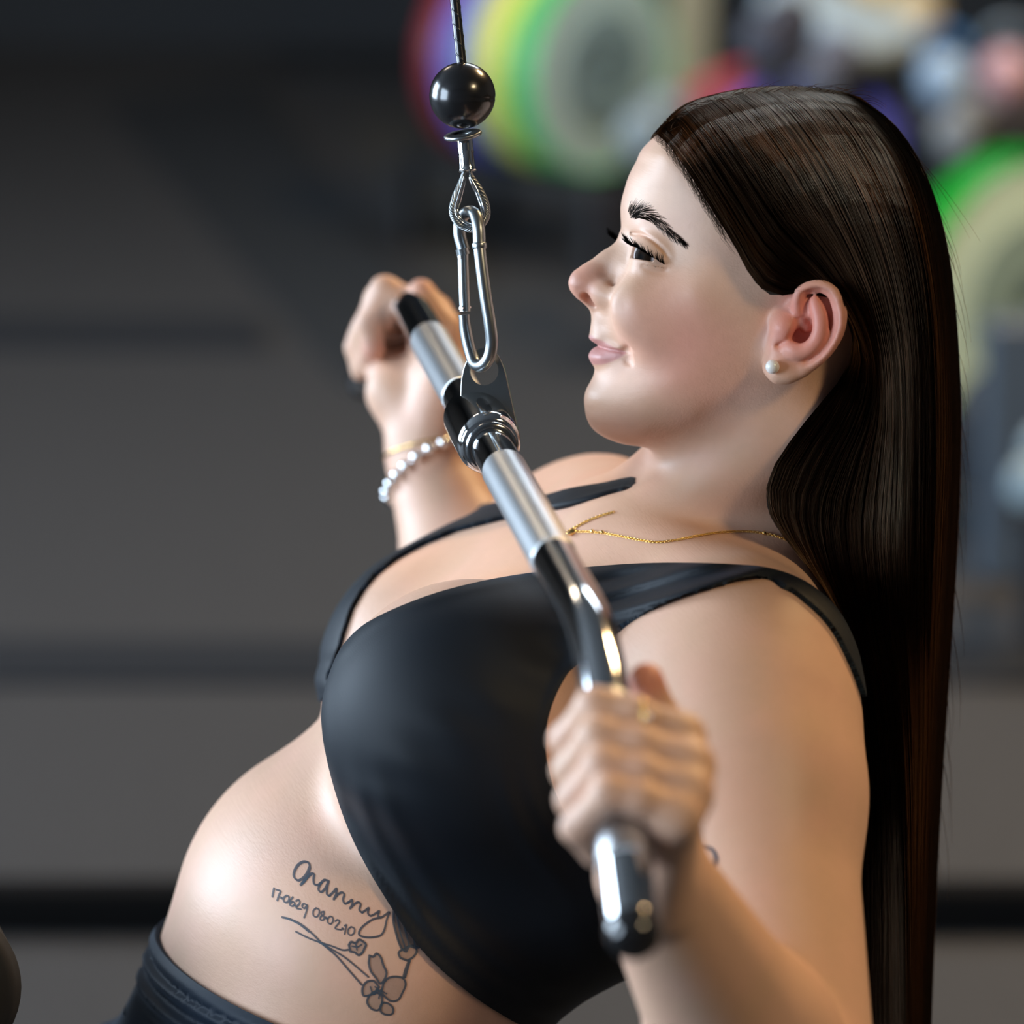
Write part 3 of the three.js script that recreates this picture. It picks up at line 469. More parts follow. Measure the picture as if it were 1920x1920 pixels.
const braRaw = polygonize(braField, V(-0.22, -0.36, -0.36), V(0.24, 0.08, 0.22), 0.003 * QF, braShift);
const braClip = clipMesh(braRaw, (x, y, z, nx, ny, nz) => { const [l, up] = toT({ x, y, z }), q = toPx({ x, y, z }), a = nearCup(q[0], q[1]), b = farCup(q[0], q[1]), gore = Math.max(up + 0.130 + 6 * l * l, -0.161 - up, Math.abs(l + 0.02) - 0.085) * 3000; return Math.min(gore, l > -0.004 && (l > 0.006 || q[1] > 1215) ? a : b); }, 0.004);
// the far strap: a folded band over the far shoulder
function band(px, width, thick, ext) {
  const c = spline2(px, 40).map(([x, y]) => torsoOnly.hit(x, y)).filter(Boolean), e = c[c.length - 1], d = e.clone().sub(c[c.length - 6]).normalize(), eN = torsoOnly.grad(e.x, e.y, e.z, 4e-3); for (let i = 1; i <= 8; i++) c.push(e.clone().addScaledVector(d, ext * i / 8).addScaledVector(eN, -ext * 1.1 * (i / 8) ** 1.3));
  const pos = [], idx = [], n = c.length, prof = [[-0.5, -0.2], [-0.52, 0.6], [-0.42, 1.1], [-0.2, 0.9], [-0.05, 1.2], [0.12, 0.9], [0.3, 1.15], [0.46, 1.05], [0.53, 0.5], [0.5, -0.2]], m = prof.length; let last = null;
  for (let i = 0; i < n; i++) { const t = V().copy(c[Math.min(i + 1, n - 1)]).sub(c[Math.max(0, i - 1)]).normalize(); let nn = torsoOnly.grad(c[i].x, c[i].y, c[i].z, 4e-3); if (last) nn.lerp(last, 0.6); nn.addScaledVector(t, -nn.dot(t)).normalize(); last = nn.clone(); const s = V().crossVectors(t, nn).normalize(); for (const [a, b] of prof) { const p = c[i].clone().addScaledVector(s, a * width).addScaledVector(nn, b * thick); pos.push(p.x, p.y, p.z); } }
  for (let i = 0; i + 1 < n; i++) for (let j = 0; j + 1 < m; j++) { const a = i * m + j, b = a + m; idx.push(a, b, a + 1, a + 1, b, b + 1); }
  const g = new THREE.BufferGeometry(); g.setAttribute('position', new THREE.Float32BufferAttribute(pos, 3)); g.setAttribute('uv', new THREE.Float32BufferAttribute(pos.filter((_, i) => i % 3 < 2).map((v) => v * 11), 2)); g.setIndex(idx); g.computeVertexNormals(); return g;
}
const braGeo = toGeo(braClip, (x, y, z) => { const [, a, f] = toT({ x, y, z }); return [a / 0.09, f / 0.09]; });
wpart('sports_bra', mergeGeometries([braGeo, band([[905, 972], [960, 957], [1020, 945], [1070, 935], [1120, 925], [1155, 917], [1178, 912]], 0.017, 0.0028, 0.03)]), braMat, person, 'black sports bra with gathered straps');
// leggings: hips, thighs, calves; the waist lies in a plane across the trunk
const legs = new Field(); legs.p = torsoOnly.p.slice(0, 4);
const fromW = (x, y, z) => V(x, y, z).transformDirection(WORLD_INV);
const fwdW = fromW(-0.95, 0, 0.26), dnW = fromW(0, -1, 0), latW = fromW(0.26, 0, 0.95);
const LEG = [];
mir((s) => {
  const hip = T(s * 0.095, -0.49, -0.13), knee = hip.clone().addScaledVector(fwdW, 0.41).addScaledVector(latW, s * 0.06).addScaledVector(dnW, 0.015), ank = knee.clone().addScaledVector(dnW, 0.40).addScaledVector(fwdW, -0.08);
  legs.cap(hip, knee, 0.094, 0.064, 0.03); legs.cap(knee, V().copy(knee).lerp(ank, 0.35), 0.06, 0.06, 0.03); legs.cap(V().copy(knee).lerp(ank, 0.3), ank, 0.06, 0.036, 0.03); LEG.push([knee, ank]);
});
const waistG = (x, y, z) => { const [l, a, f] = toT({ x, y, z }); return a + 0.338 + 0.5 * f - 0.09 * l; };
const legShift = (x, y, z) => { const w = -waistG(x, y, z), l = toT({ x, y, z })[0]; return 0.0032 + 0.0022 * Math.exp(-((w - 0.006) ** 2) / 0.00003) + 0.0024 * Math.sin(w * 420 + l * 16) * sstep(0.008, 0.014, w) * (1 - sstep(0.03, 0.05, w)); };
const legLo = V(1e9, 1e9, 1e9), legHi = V(-1e9, -1e9, -1e9); for (const p of [T(0.2, -0.3, 0), T(-0.2, -0.6, -0.3), T(0.2, -0.6, -0.3), T(0, -0.3, 0.1), ...LEG.flat()]) { legLo.min(p.clone().subScalar(0.1)); legHi.max(p.clone().addScalar(0.1)); }
const nearLeg = polygonize(legs, legLo, legHi, 0.0085 * QF, legShift);
const legMesh = clipMesh(nearLeg, (x, y, z) => Math.max(waistG(x, y, z), Math.min(toT({ x, y, z })[1] + 0.36, 1) * 0 + (waistG(x, y, z) > -0.055 ? 1 : -1)), 0);
const waistMesh = clipMesh(polygonize(legs, V(-0.40, -0.42, -0.28), V(0.06, -0.12, 0.17), 0.003 * QF, legShift), (x, y, z) => { const w = waistG(x, y, z); return Math.max(w, -0.06 - w); }, 0.004);
const legUV = (x, y, z) => [x / 0.09, y / 0.09];
const legMat = std({ color: lin(0.009, 0.016, 0.028), roughness: 0.6, sheen: 0.4, sheenRoughness: 0.45, sheenColor: lin(0.28, 0.42, 0.62), specularIntensity: 0.55, bumpMap: fabric, bumpScale: 0.00008 });
wpart('leggings', mergeGeometries([toGeo(legMesh, legUV), toGeo(waistMesh, legUV)]), legMat, person, 'dark navy leggings with a folded waistband');
LEG.forEach(([, a]) => {
  const q = a.clone().addScaledVector(dnW, 0.045), f = new Field(), sb = [fwdW, dnW, latW]; f.cap(a.clone().addScaledVector(dnW, 0.0), q, 0.04, 0.045, 0.02); f.ell(q.clone().addScaledVector(fwdW, 0.075).addScaledVector(dnW, 0.01), [0.135, 0.045, 0.047], sb, 0.03);
  wpart('shoe', toGeo(polygonize(f, q.clone().subScalar(0.25), q.clone().addScalar(0.25), 0.008), legUV), std({ color: lin(0.02, 0.02, 0.022), roughness: 0.6 }), person);
});

// ---------- hair ----------
const GUIDES = [
  [[1231, 250, 2], [1258, 276, 26], [1296, 330, 47], [1340, 400, 61], [1382, 468, 69], [1416, 530, 73], [1452, 556, 76], [1510, 545, 77], [1566, 566, 77], [1600, 630, 76], [1590, 690, 73], [1540, 755, 70], [1480, 830, 66], [1440, 900, 64], [1440, 960, 66], [1496, 1040, 70], [1560, 1130, 75], [1590, 1250, 78], [1592, 1400, 78], [1585, 1500, 76], [1575, 1700, 74], [1570, 1990, 72]],
  [[1290, 196, 4], [1330, 240, 36], [1392, 330, 61], [1456, 430, 78], [1530, 505, 82], [1592, 580, 82], [1628, 680, 80], [1612, 780, 78], [1570, 870, 76], [1540, 960, 76], [1556, 1060, 78], [1598, 1180, 80], [1630, 1320, 81], [1640, 1500, 81], [1642, 1720, 80], [1642, 1990, 80]],
  [[1390, 168, 4], [1446, 215, 40], [1510, 300, 66], [1572, 410, 82], [1622, 520, 85], [1657, 640, 84], [1666, 760, 82], [1660, 880, 80], [1652, 1000, 80], [1662, 1150, 80], [1680, 1300, 80], [1692, 1480, 80], [1697, 1700, 78], [1700, 1990, 78]],
  [[1490, 162, 3], [1550, 204, 38], [1610, 290, 64], [1662, 390, 76], [1697, 500, 78], [1716, 620, 78], [1722, 750, 76], [1722, 880, 74], [1720, 1010, 72], [1720, 1160, 70], [1722, 1310, 70], [1722, 1480, 68], [1720, 1700, 66], [1718, 1990, 66]],
  [[1570, 170, 2], [1640, 214, 30], [1702, 290, 48], [1738, 380, 58], [1760, 490, 60], [1773, 610, 60], [1778, 750, 58], [1777, 880, 56], [1771, 1010, 54], [1764, 1160, 52], [1756, 1310, 50], [1749, 1480, 48], [1741, 1700, 46], [1734, 1990, 46]],
  [[1612, 182, 0], [1676, 232, 0], [1726, 304, 0], [1760, 390, 0], [1782, 490, 0], [1795, 610, 0], [1802, 750, 0], [1801, 880, 0], [1796, 1010, 0], [1787, 1160, 0], [1777, 1310, 0], [1766, 1480, 0], [1755, 1700, 0], [1744, 1990, 0]],
];
const GN = 64, gpts = GUIDES.map((g) => new THREE.CatmullRomCurve3(g.map((q) => V(q[0], q[1], q[2] * 3)), false, 'centripetal').getPoints(600)).map((p) => { const n = p.length, len = [0]; for (let i = 1; i < n; i++) len.push(len[i - 1] + p[i].distanceTo(p[i - 1])); const out = []; for (let s = 0; s < GN; s++) { const t = Math.pow(s / (GN - 1), 1.12) * len[n - 1]; let i = 1; while (i < n - 1 && len[i] < t) i++; const f = (t - len[i - 1]) / Math.max(len[i] - len[i - 1], 1e-9); out.push(V().copy(p[i - 1]).lerp(p[i], clamp(f, 0, 1))); } return out; });
const cr = (a, b, c, d, t) => 0.5 * (2 * b + (c - a) * t + (2 * a - 5 * b + 4 * c - d) * t * t + (3 * b - a - 3 * c + d) * t * t * t);
function hairAt(t, s) { // view point and half-width on the hair's surface: t front to back, s root to tip
  const x = clamp(t, 0, 1) * 5, i = Math.min(4, Math.floor(x)), f = x - i, y = clamp(s, 0, 1) * (GN - 1), j = Math.min(GN - 2, Math.floor(y)), h = y - j, pick = (q) => { const g = gpts[clamp(q, 0, 5)]; return V().copy(g[j]).lerp(g[j + 1], h); };
  const a = pick(i - 1), b = pick(i), c = pick(i + 1), d = pick(i + 2); if (i === 4) d.set(c.x + 0.4 * (c.x - b.x), c.y, -b.z);
  return [cr(a.x, b.x, c.x, d.x, f), cr(a.y, b.y, c.y, d.y, f), cr(a.z, b.z, c.z, d.z, f) / 3];
}
const hairP = (t, s, off, side = 1) => { let [x, y, w] = hairAt(t, s), p = HP(x, y, Math.max(w, 0)); if (s < 0.5) { const q = Huv(p), S = q[0] < 205 && q[1] > -110 ? headS.at(q[0], q[1]) : 0; const m = S > 0 ? Math.sqrt(S) + 4.2 * sstep(0, 0.04, s + 0.01) : 0; w = lerp(-smin(-m, -w, 14), w, sstep(0.25, 0.5, s)); }
  p = HP(x, y, Math.max(w + off, 0)); return side > 0 ? p : mirrorH(p); };
const hairCol = (k, warm) => [0.30 * k * (1 + 0.35 * warm), 0.178 * k, 0.102 * k * (1 - 0.15 * warm)];
{ // inner mass
  const NT = 50, NS = 110, geos = [];
  for (const side of [1, -1]) {
    const pos = [], uv = [], idx = [];
    for (let i = 0; i <= NT; i++) for (let j = 0; j <= NS; j++) { const t = i / NT, s = j / NS, p = hairP(t, s, -2.6, side); pos.push(p.x, p.y, p.z); uv.push(t * 40, s); }
    for (let i = 0; i < NT; i++) for (let j = 0; j < NS; j++) { const a = i * (NS + 1) + j, b = a + NS + 1; if (side > 0) idx.push(a, a + 1, b, b, a + 1, b + 1); else idx.push(a, b, a + 1, b, b + 1, a + 1); }
    const g = new THREE.BufferGeometry(); g.setAttribute('position', new THREE.Float32BufferAttribute(pos, 3)); g.setAttribute('uv', new THREE.Float32BufferAttribute(uv, 2)); g.setIndex(idx); g.computeVertexNormals(); geos.push(g);
  }
  const hair = wpart('hair', merge(geos), std({ color: lin(0.03, 0.019, 0.012), roughness: 0.6, specularIntensity: 0.4 }), person, 'long straight dark brown hair');
  const strands = [], make = (t0, off, side, w, k, opts = {}) => {
    const n = opts.n ?? 46, s0 = opts.s0 ?? 0, s1 = opts.s1 ?? 1, pts = [], out = [], ph = rr(0, 100), cl = Math.floor(t0 * 210 + 40 * (hash3(Math.floor(t0 * 37), 3, 1))), amp = opts.amp ?? 1, dt = (hash3(cl, 5, side) - 0.5) * 0.012;
    for (let i = 0; i < n; i++) {
      const s = lerp(s0, s1, i / (n - 1)), sp = sstep(0.02, 0.25, s), tw = t0 + (dt * sp + (noise(ph, s * 3, 0) - 0.5) * 0.022 * amp * sp + (noise(cl * 3.1, s * 2.2, 4) - 0.5) * 0.03 * sp);
      const o = off + (noise(cl * 1.7, s * 4, 9) - 0.5) * 1.3 * sp + (noise(ph, s * 3, 2) - 0.5) * 0.7 * amp;
      const tt = clamp(tw, 0, 1); const p = hairP(tt, s, o, side); pts.push(p); const fw = tt < 0.9, a = hairP(fw ? tt + 0.03 : tt - 0.03, s, o, side); out.push(fw ? a.sub(p) : a.sub(p).negate());
    }
    for (let i = 0; i < n; i++) { const tg = V().copy(pts[Math.min(i + 1, n - 1)]).sub(pts[Math.max(i - 1, 0)]); out[i].cross(tg).normalize(); if (side > 0) out[i].negate(); if (out[i].dot(LH) * side < -0.3) out[i].negate(); }
    const warm = rr(0, 1); strands.push({ pts, out, w, c: hairCol(k, warm), taper: (x) => (0.35 + 0.65 * Math.min(1, x * 8)) * (1 - 0.6 * x * x) });
  };
  for (let i = 0; i < 8600 / QF; i++) make(rnd(), rr(-1.0, 1.0), 1, rr(0.00013, 0.00029), rr(0.4, 1.6));
  for (let i = 0; i < 1500 / QF; i++) make(rr(0, 1), rr(-1.6, 1.2), -1, rr(0.0003, 0.0005), rr(0.5, 1.4), { n: 30 });
  for (let i = 0; i < 900 / QF; i++) make(rr(0.85, 1), rr(-0.6, 3.2), i % 2 ? 1 : -1, rr(0.0001, 0.0002), rr(0.6, 1.6), { amp: 2.0 });
  for (let i = 0; i < 260 / QF; i++) { const s = rr(0, 0.8); make(rr(0, 1), rr(1, 3), 1, 0.0001, rr(1.5, 3), { s0: s, s1: s + rr(0.08, 0.25), n: 14, amp: 3 }); }
  // loose hairs standing off the crown and the back
  for (let i = 0; i < 120; i++) {
    const s = i < 80 ? rr(0, 0.03) : rr(0.1, 0.85), t = i < 80 ? rr(0.05, 0.95) : rr(0.93, 1), p = hairP(t, s, 0), q = hairP(t, Math.min(s + 0.02, 1), 0), d = V().copy(q).sub(p).normalize(), up = i < 80 ? V(rr(-0.5, 0.6), 1, rr(-0.4, 0.4)).normalize() : V(1, rr(-0.3, 0.3), rr(-0.4, 0.4)).normalize(), pts = [], L = i < 80 ? rr(0.006, 0.026) : rr(0.006, 0.024), cv = rr(0.2, 0.9);
    for (let j = 0; j < 12; j++) { const f = j / 11; pts.push(p.clone().addScaledVector(up, L * (f * 0.8 - cv * f * f * (i < 80 ? 0.6 : 0.75))).addScaledVector(d, L * f * (i < 80 ? 1.08 : 2.6))); }
    strands.push({ pts, out: [LH.clone()], w: 0.00014, c: hairCol(1.8, 0.6), taper: (x) => 1 - 0.7 * x });
  }
  // fine hairs along the forehead
  for (let i = 0; i < 260; i++) { const s = rr(0.0, 0.17), p = hairP(0, s, -1.0), q = hairP(0, s + 0.03, -1.2), d = V().copy(q).sub(p).normalize(), side = V(-1, rr(-0.4, 0.3), 0).normalize(), pts = [], L = rr(0.008, 0.03); for (let j = 0; j < 9; j++) { const f = j / 8; pts.push(p.clone().addScaledVector(d, L * f).addScaledVector(side, 0.004 * Math.sin(f * 2.6) * rr(0.9, 1.1) * (0.4 + (i % 5) * 0.2)).addScaledVector(LH, 0.0015)); } strands.push({ pts, out: [LH.clone()], w: 0.0001, c: hairCol(0.9, 0.3), taper: (x) => 1 - 0.8 * x }); }
  const hm = std({ color: 0xffffff, vertexColors: true, roughness: 0.29, specularIntensity: 1, ior: 1.6, specularColor: lin(1, 0.74, 0.46) });
  const st = wpart('hair_strands', ribbons(strands), hm, person); st.userData.kind = 'stuff';
}

// ---------- eyes, lashes, brows ----------
{
  const skinAt = (px, py) => body.hit(px, py), down = (p, n, d) => p.clone().addScaledVector(n, d);
  let brow = null;
  for (const side of [1, -1]) {
    const bs = [], c = side > 0 ? EYE.clone() : mirrorH(EYE), gaze = V(-0.68, -0.08, 0.73).normalize(), g = new THREE.SphereGeometry(EYE_R, 48, 32), q = new THREE.Quaternion().setFromUnitVectors(V(0, 1, 0), gaze);
    const p = g.attributes.position, n = g.attributes.normal, col = []; for (let i = 0; i < p.count; i++) { const y = p.getY(i) / EYE_R, a = Math.acos(clamp(y, -1, 1)); if (a < 0.55) { const k = 1 + 0.075 * (1 - sstep(0.25, 0.55, a)); p.setXYZ(i, p.getX(i) * k, p.getY(i) * k, p.getZ(i) * k); } const ir = a < 0.19 ? [0.004, 0.004, 0.004] : a < 0.5 ? [0.014, 0.008, 0.005] : a < 0.55 ? [0.02, 0.014, 0.012] : [0.44, 0.38, 0.36]; col.push(...ir); }
    g.setAttribute('color', new THREE.Float32BufferAttribute(col, 3)); g.applyQuaternion(q); g.translate(c.x, c.y, c.z);
    wpart('eyeball', g, std({ color: 0xffffff, vertexColors: true, roughness: 0.28, specularIntensity: 0.06, ior: 1.25 }), person, 'dark brown eye');
    const H = (x, y, w) => side > 0 ? HP(x, y, w) : mirrorH(HP(x, y, w)), up = [], lo = [];
    const ring = (a) => { const o = []; for (let i = 0; i <= 40; i++) o.push(a(i / 40)); return o; };
    const upper = spline([H(1196, 462, 20.5), H(1191, 458, 27), H(1195, 460, 34), H(1213, 472, 40), H(1233, 486, 43.5), H(1249, 497, 44.5)], 60), lower = spline([H(1199, 478, 22), H(1196, 485, 30), H(1207, 488, 37.5), H(1228, 493, 42.5), H(1247, 498, 44.5)], 50);
    const s = []; const lash = (p, L, dir, curl, w) => { const pts = []; for (let j = 0; j < 9; j++) { const f = j / 8; pts.push(p.clone().addScaledVector(dir, L * f).addScaledVector(EH2, curl * L * f * f)); } s.push({ pts, out: [LH.clone().multiplyScalar(side)], w, c: [0.006, 0.005, 0.005], taper: (x) => 1 - 0.75 * x }); };
    const lw = LH.clone().multiplyScalar(side);
    for (let i = 0; i < 260; i++) { const t = rnd(), p = upper[Math.floor(t * 60)].clone(), dir = EH1.clone().multiplyScalar(-lerp(1, 0.35, t)).addScaledVector(lw, lerp(-0.12, 1.0, t)).addScaledVector(EH2, -0.25 + rr(-0.12, 0.12)).normalize(); lash(p, lerp(0.0085, 0.0075, t) * rr(0.75, 1.1), dir, rr(0.7, 1.1), 0.00019); }
    for (let i = 0; i < 110; i++) { const t = rnd(), p = lower[Math.floor(t * 50)].clone(), dir = EH1.clone().multiplyScalar(-lerp(0.9, 0.35, t)).addScaledVector(lw, lerp(0.1, 0.95, t)).addScaledVector(EH2, -0.75 + rr(-0.15, 0.15)).normalize(); lash(p, rr(0.0036, 0.0062), dir, 0.35, 0.00013); }
    const g2 = mergeGeometries([ribbons(s)]); const lm = std({ color: 0xffffff, vertexColors: true, roughness: 0.6 }); wpart('eyelashes', g2, lm, person, 'dark curled eyelashes');
    wpart('eyeliner', merge([tube(upper.slice(2, 59), (x) => 0.0011 * Math.sin(0.25 + x * 2.6), 6), tube(lower.slice(6, 48), 0.00028, 6)]), std({ color: lin(0.012, 0.010, 0.010), roughness: 0.6 }), person);
    // brow hairs lie on the skin
    if (!brow) { brow = []; const line = spline2([[1181, 403], [1194, 399], [1212, 402], [1232, 413], [1252, 431], [1270, 446], [1283, 456]], 60);
    for (let i = 0; i < 460; i++) {
      const t = Math.pow(rnd(), 1.2), k = Math.min(59, Math.floor(t * 60)), a = line[k], b = line[Math.min(60, k + 2)], tx = b[0] - a[0], ty = b[1] - a[1], tl = Math.hypot(tx, ty) || 1, wd = 13 * (1 - 0.9 * t) * (0.55 + 0.45 * sstep(0, 0.1, t)), o = rr(-1, 1) * wd, x = a[0] - ty / tl * o, y = a[1] + tx / tl * o;
      const p0 = skinAt(x, y); if (!p0) continue; const ang = Math.atan2(ty, tx) + lerp(-0.65, 0.05, sstep(0, 0.6, t)) - (o / wd) * -0.35, L = rr(14, 24) * (1 - 0.35 * t), pts = []; let ok = true;
      for (let j = 0; j < 6; j++) { const f = j / 5, h = skinAt(x + Math.cos(ang) * L * f, y + Math.sin(ang) * L * f + 1.5 * f * f); if (!h || h.distanceTo(p0) > 0.012) { ok = false; break; } pts.push(h.addScaledVector(body.grad(h.x, h.y, h.z), 0.0002 + 0.0003 * Math.sin(f * 3))); }
      if (ok) brow.push(pts);
    } }
    for (const pts of brow) bs.push({ pts: side < 0 ? pts.map(mirrorH) : pts, out: [lw.clone()], w: 0.00012, c: [0.10, 0.083, 0.076], taper: (x) => 1 - 0.7 * x });
    wpart('eyebrow', ribbons(bs), lm, person, 'dark arched eyebrow');
  }
}
// ---------- tattoos: ink lies as a thin print on the skin, in the trunk's own side plane ----------
const TX = V(1, 0, 0).addScaledVector(LT, -LT.x).normalize(), TY = V().crossVectors(LT, TX).normalize();
function tattoo(name, label, boxPx, draw, size, fld = body) {
  const pr = (p) => { const q = V().copy(p).sub(OT); return [q.dot(TX), q.dot(TY)]; }, on = (x, y) => { const h = fld.hit(x, y); return h ? pr(h) : null; };
  let x0 = 1e9, x1 = -1e9, y0 = 1e9, y1 = -1e9; for (let i = 0; i <= 12; i++) for (let j = 0; j <= 12; j++) { const q = on(lerp(boxPx[0], boxPx[2], i / 12), lerp(boxPx[1], boxPx[3], j / 12)); if (q) { x0 = Math.min(x0, q[0]); x1 = Math.max(x1, q[0]); y0 = Math.min(y0, q[1]); y1 = Math.max(y1, q[1]); } }
  const cv = document.createElement('canvas'); cv.width = size; cv.height = Math.round(size * (y1 - y0) / (x1 - x0)); const ctx = cv.getContext('2d'), sc = size / (x1 - x0);
  ctx.clearRect(0, 0, cv.width, cv.height); ctx.lineCap = ctx.lineJoin = 'round';
  const at = (x, y) => { const q = on(x, y); return q ? [(q[0] - x0) * sc, (y1 - q[1]) * sc] : null; };
  const pxm = sc * DIST / FPX; // canvas pixels per view pixel
  draw({ ctx, at, pxm, line(pts, w, close) { const s = spline2(pts, pts.length * 6).map((p) => at(...p)).filter(Boolean); ctx.lineWidth = w * pxm; ctx.beginPath(); s.forEach((p, i) => i ? ctx.lineTo(...p) : ctx.moveTo(...p)); if (close) ctx.closePath(); ctx.stroke(); return s; } });
  const t = new THREE.CanvasTexture(cv); t.colorSpace = THREE.SRGBColorSpace;
  const N = 70, pos = [], nor = [], uv = [], idx = [], ok = [];
  for (let j = 0; j <= N; j++) for (let i = 0; i <= N; i++) {
    const a = lerp(x0, x1, i / N), b = lerp(y0, y1, j / N), s = OT.clone().addScaledVector(TX, a).addScaledVector(TY, b).addScaledVector(LT, 0.32); let good = false;
    for (let k = 0; k < 300; k++) { const d = fld.at(s.x, s.y, s.z); if (d < 3e-5) { good = true; break; } s.addScaledVector(LT, -d * 0.7); if (toT(s)[0] < 0) break; }
    const n = body.grad(s.x, s.y, s.z); s.addScaledVector(n, 0.00025); pos.push(s.x, s.y, s.z); nor.push(n.x, n.y, n.z); uv.push(i / N, j / N); ok.push(good && n.dot(LT) > 0.05);
  }
  for (let j = 0; j < N; j++) for (let i = 0; i < N; i++) { const a = j * (N + 1) + i, b = a + 1, c = a + N + 1, d = c + 1; if (ok[a] && ok[b] && ok[c] && ok[d]) idx.push(a, b, c, c, b, d); }
  const g = new THREE.BufferGeometry(); g.setAttribute('position', new THREE.Float32BufferAttribute(pos, 3)); g.setAttribute('normal', new THREE.Float32BufferAttribute(nor, 3)); g.setAttribute('uv', new THREE.Float32BufferAttribute(uv, 2)); g.setIndex(idx);
  wpart(name, g, std({ color: 0xffffff, map: t, transparent: true, roughness: 0.5, specularIntensity: 0.6 }), person, label);
}
const zp = (pts) => pts.map(([x, y]) => [200 + x / 2.743, 1500 + y / 2.743]);
tattoo('tattoo', 'blue grey tattoo of handwriting, dates and flowers', [500, 1590, 830, 1918], ({ ctx, line, at, pxm }) => {
  ctx.strokeStyle = 'rgba(60,72,84,0.78)'; ctx.fillStyle = 'rgba(70,76,80,0.24)';
  const L = (p, w = 3.4) => line(zp(p), w * 0.86);
  // the word
  L([[1046, 352], [1040, 326], [1018, 318], [988, 332], [966, 368], [964, 396], [984, 414], [1008, 404], [1030, 378], [1044, 346], [1036, 384], [1018, 418], [998, 438]], 4);
  L([[1004, 430], [1030, 402], [1054, 380], [1066, 382], [1064, 408], [1068, 432], [1086, 438], [1106, 424]], 4);
  L([[1140, 416], [1120, 412], [1098, 436], [1090, 462], [1104, 474], [1126, 452], [1142, 418], [1134, 452], [1134, 486], [1146, 494]], 4);
  L([[1146, 494], [1170, 470], [1182, 456], [1180, 486], [1168, 512], [1190, 486], [1212, 476], [1222, 486], [1216, 514], [1226, 534], [1246, 526]], 4);
  L([[1246, 526], [1262, 514], [1262, 540], [1252, 558], [1272, 538], [1294, 526], [1306, 536], [1300, 566], [1314, 580]], 4);
  L([[1314, 580], [1334, 566], [1348, 556], [1344, 582], [1356, 596], [1380, 586], [1402, 572], [1396, 598], [1412, 604], [1434, 590], [1452, 578], [1440, 618], [1428, 668], [1412, 694], [1370, 706], [1320, 704], [1298, 692], [1306, 664], [1340, 632], [1380, 610], [1412, 606]], 4);
  // the dates, one stroke group for each figure
  const D = (p, w = 3.0) => L(p, w);
  D([[862, 454], [857, 476], [853, 498]]); D([[873, 462], [884, 465], [895, 469], [886, 492], [878, 518]]); L([[899, 504], [901, 505]], 5);
  D([[926, 492], [912, 504], [912, 522], [926, 528], [938, 514], [936, 496], [926, 492]]); D([[958, 500], [944, 520], [944, 542], [958, 546], [968, 532], [956, 524], [944, 534]]);
  L([[970, 544], [971, 545]], 4);
  D([[974, 520], [988, 514], [994, 528], [976, 556], [1000, 562]]); D([[1028, 540], [1014, 534], [1006, 548], [1018, 558], [1032, 542], [1028, 572], [1016, 606]]);
  D([[1078, 556], [1064, 570], [1064, 594], [1078, 602], [1092, 588], [1092, 564], [1078, 556]]); D([[1118, 574], [1104, 578], [1106, 592], [1118, 600], [1116, 616], [1100, 616], [1100, 602], [1116, 590], [1118, 574]]);
  L([[1128, 606], [1130, 607]], 5);
  D([[1150, 598], [1138, 610], [1138, 630], [1152, 638], [1164, 624], [1162, 604], [1150, 598]]); D([[1176, 624], [1188, 616], [1198, 626], [1176, 660], [1206, 668]]);
  L([[1213, 662], [1215, 663]], 5);
  D([[1224, 648], [1232, 642], [1224, 690]]); D([[1258, 652], [1244, 664], [1242, 686], [1256, 696], [1272, 684], [1274, 662], [1258, 652]]);
  // stems
  L([[905, 604], [940, 612], [1000, 640], [1060, 690], [1110, 740], [1180, 800], [1250, 880], [1312, 950]], 4.2);
  L([[975, 678], [1030, 706], [1090, 730], [1160, 752], [1215, 772], [1246, 770]], 3.8);
  L([[1090, 730], [1150, 764], [1220, 806], [1290, 862], [1346, 910]], 3.8);
  L([[920, 606], [990, 640], [1040, 680]], 2.4);
  const fill = (pts, w = 4) => { const s = line(zp(pts), w, true); ctx.beginPath(); s.forEach((p, i) => i ? ctx.lineTo(...p) : ctx.moveTo(...p)); ctx.closePath(); ctx.fill(); };
  // bud
  fill([[1246, 746], [1258, 730], [1280, 736], [1298, 718], [1316, 726], [1334, 744], [1326, 764], [1316, 784], [1296, 798], [1276, 784], [1254, 780]]); L([[1262, 752], [1290, 756], [1310, 744]], 3); L([[1282, 742], [1288, 772]], 3);
  // large flower
  fill([[1352, 800], [1370, 806], [1388, 790], [1408, 806], [1424, 850], [1440, 890], [1424, 930], [1408, 944], [1386, 916], [1358, 878], [1348, 838]]);
  fill([[1424, 940], [1452, 914], [1490, 908], [1526, 918], [1538, 946], [1522, 990], [1498, 1028], [1462, 1034], [1432, 1012], [1412, 990]]);
  fill([[1402, 962], [1372, 930], [1336, 936], [1316, 970], [1322, 1006], [1350, 1004], [1380, 986]]);
  fill([[1350, 1004], [1340, 1040], [1364, 1074], [1396, 1080], [1416, 1046], [1414, 1006], [1390, 990]]);
  fill([[1418, 1040], [1448, 1046], [1474, 1072], [1470, 1098], [1440, 1104], [1412, 1090], [1408, 1062]]);
  L([[1362, 990], [1400, 978], [1440, 996]], 3); L([[1380, 960], [1404, 984], [1400, 1020]], 3); L([[1376, 1000], [1420, 968]], 3); L([[1356, 960], [1366, 990]], 3);
  // stalk, bulb and the leaf that runs under the top
  L([[1526, 912], [1538, 870], [1556, 826]], 5.5); L([[1536, 912], [1548, 870], [1560, 828]], 4);
  fill([[1510, 812], [1502, 786], [1520, 770], [1540, 778], [1556, 752], [1584, 752], [1594, 778], [1576, 808], [1546, 826]]);
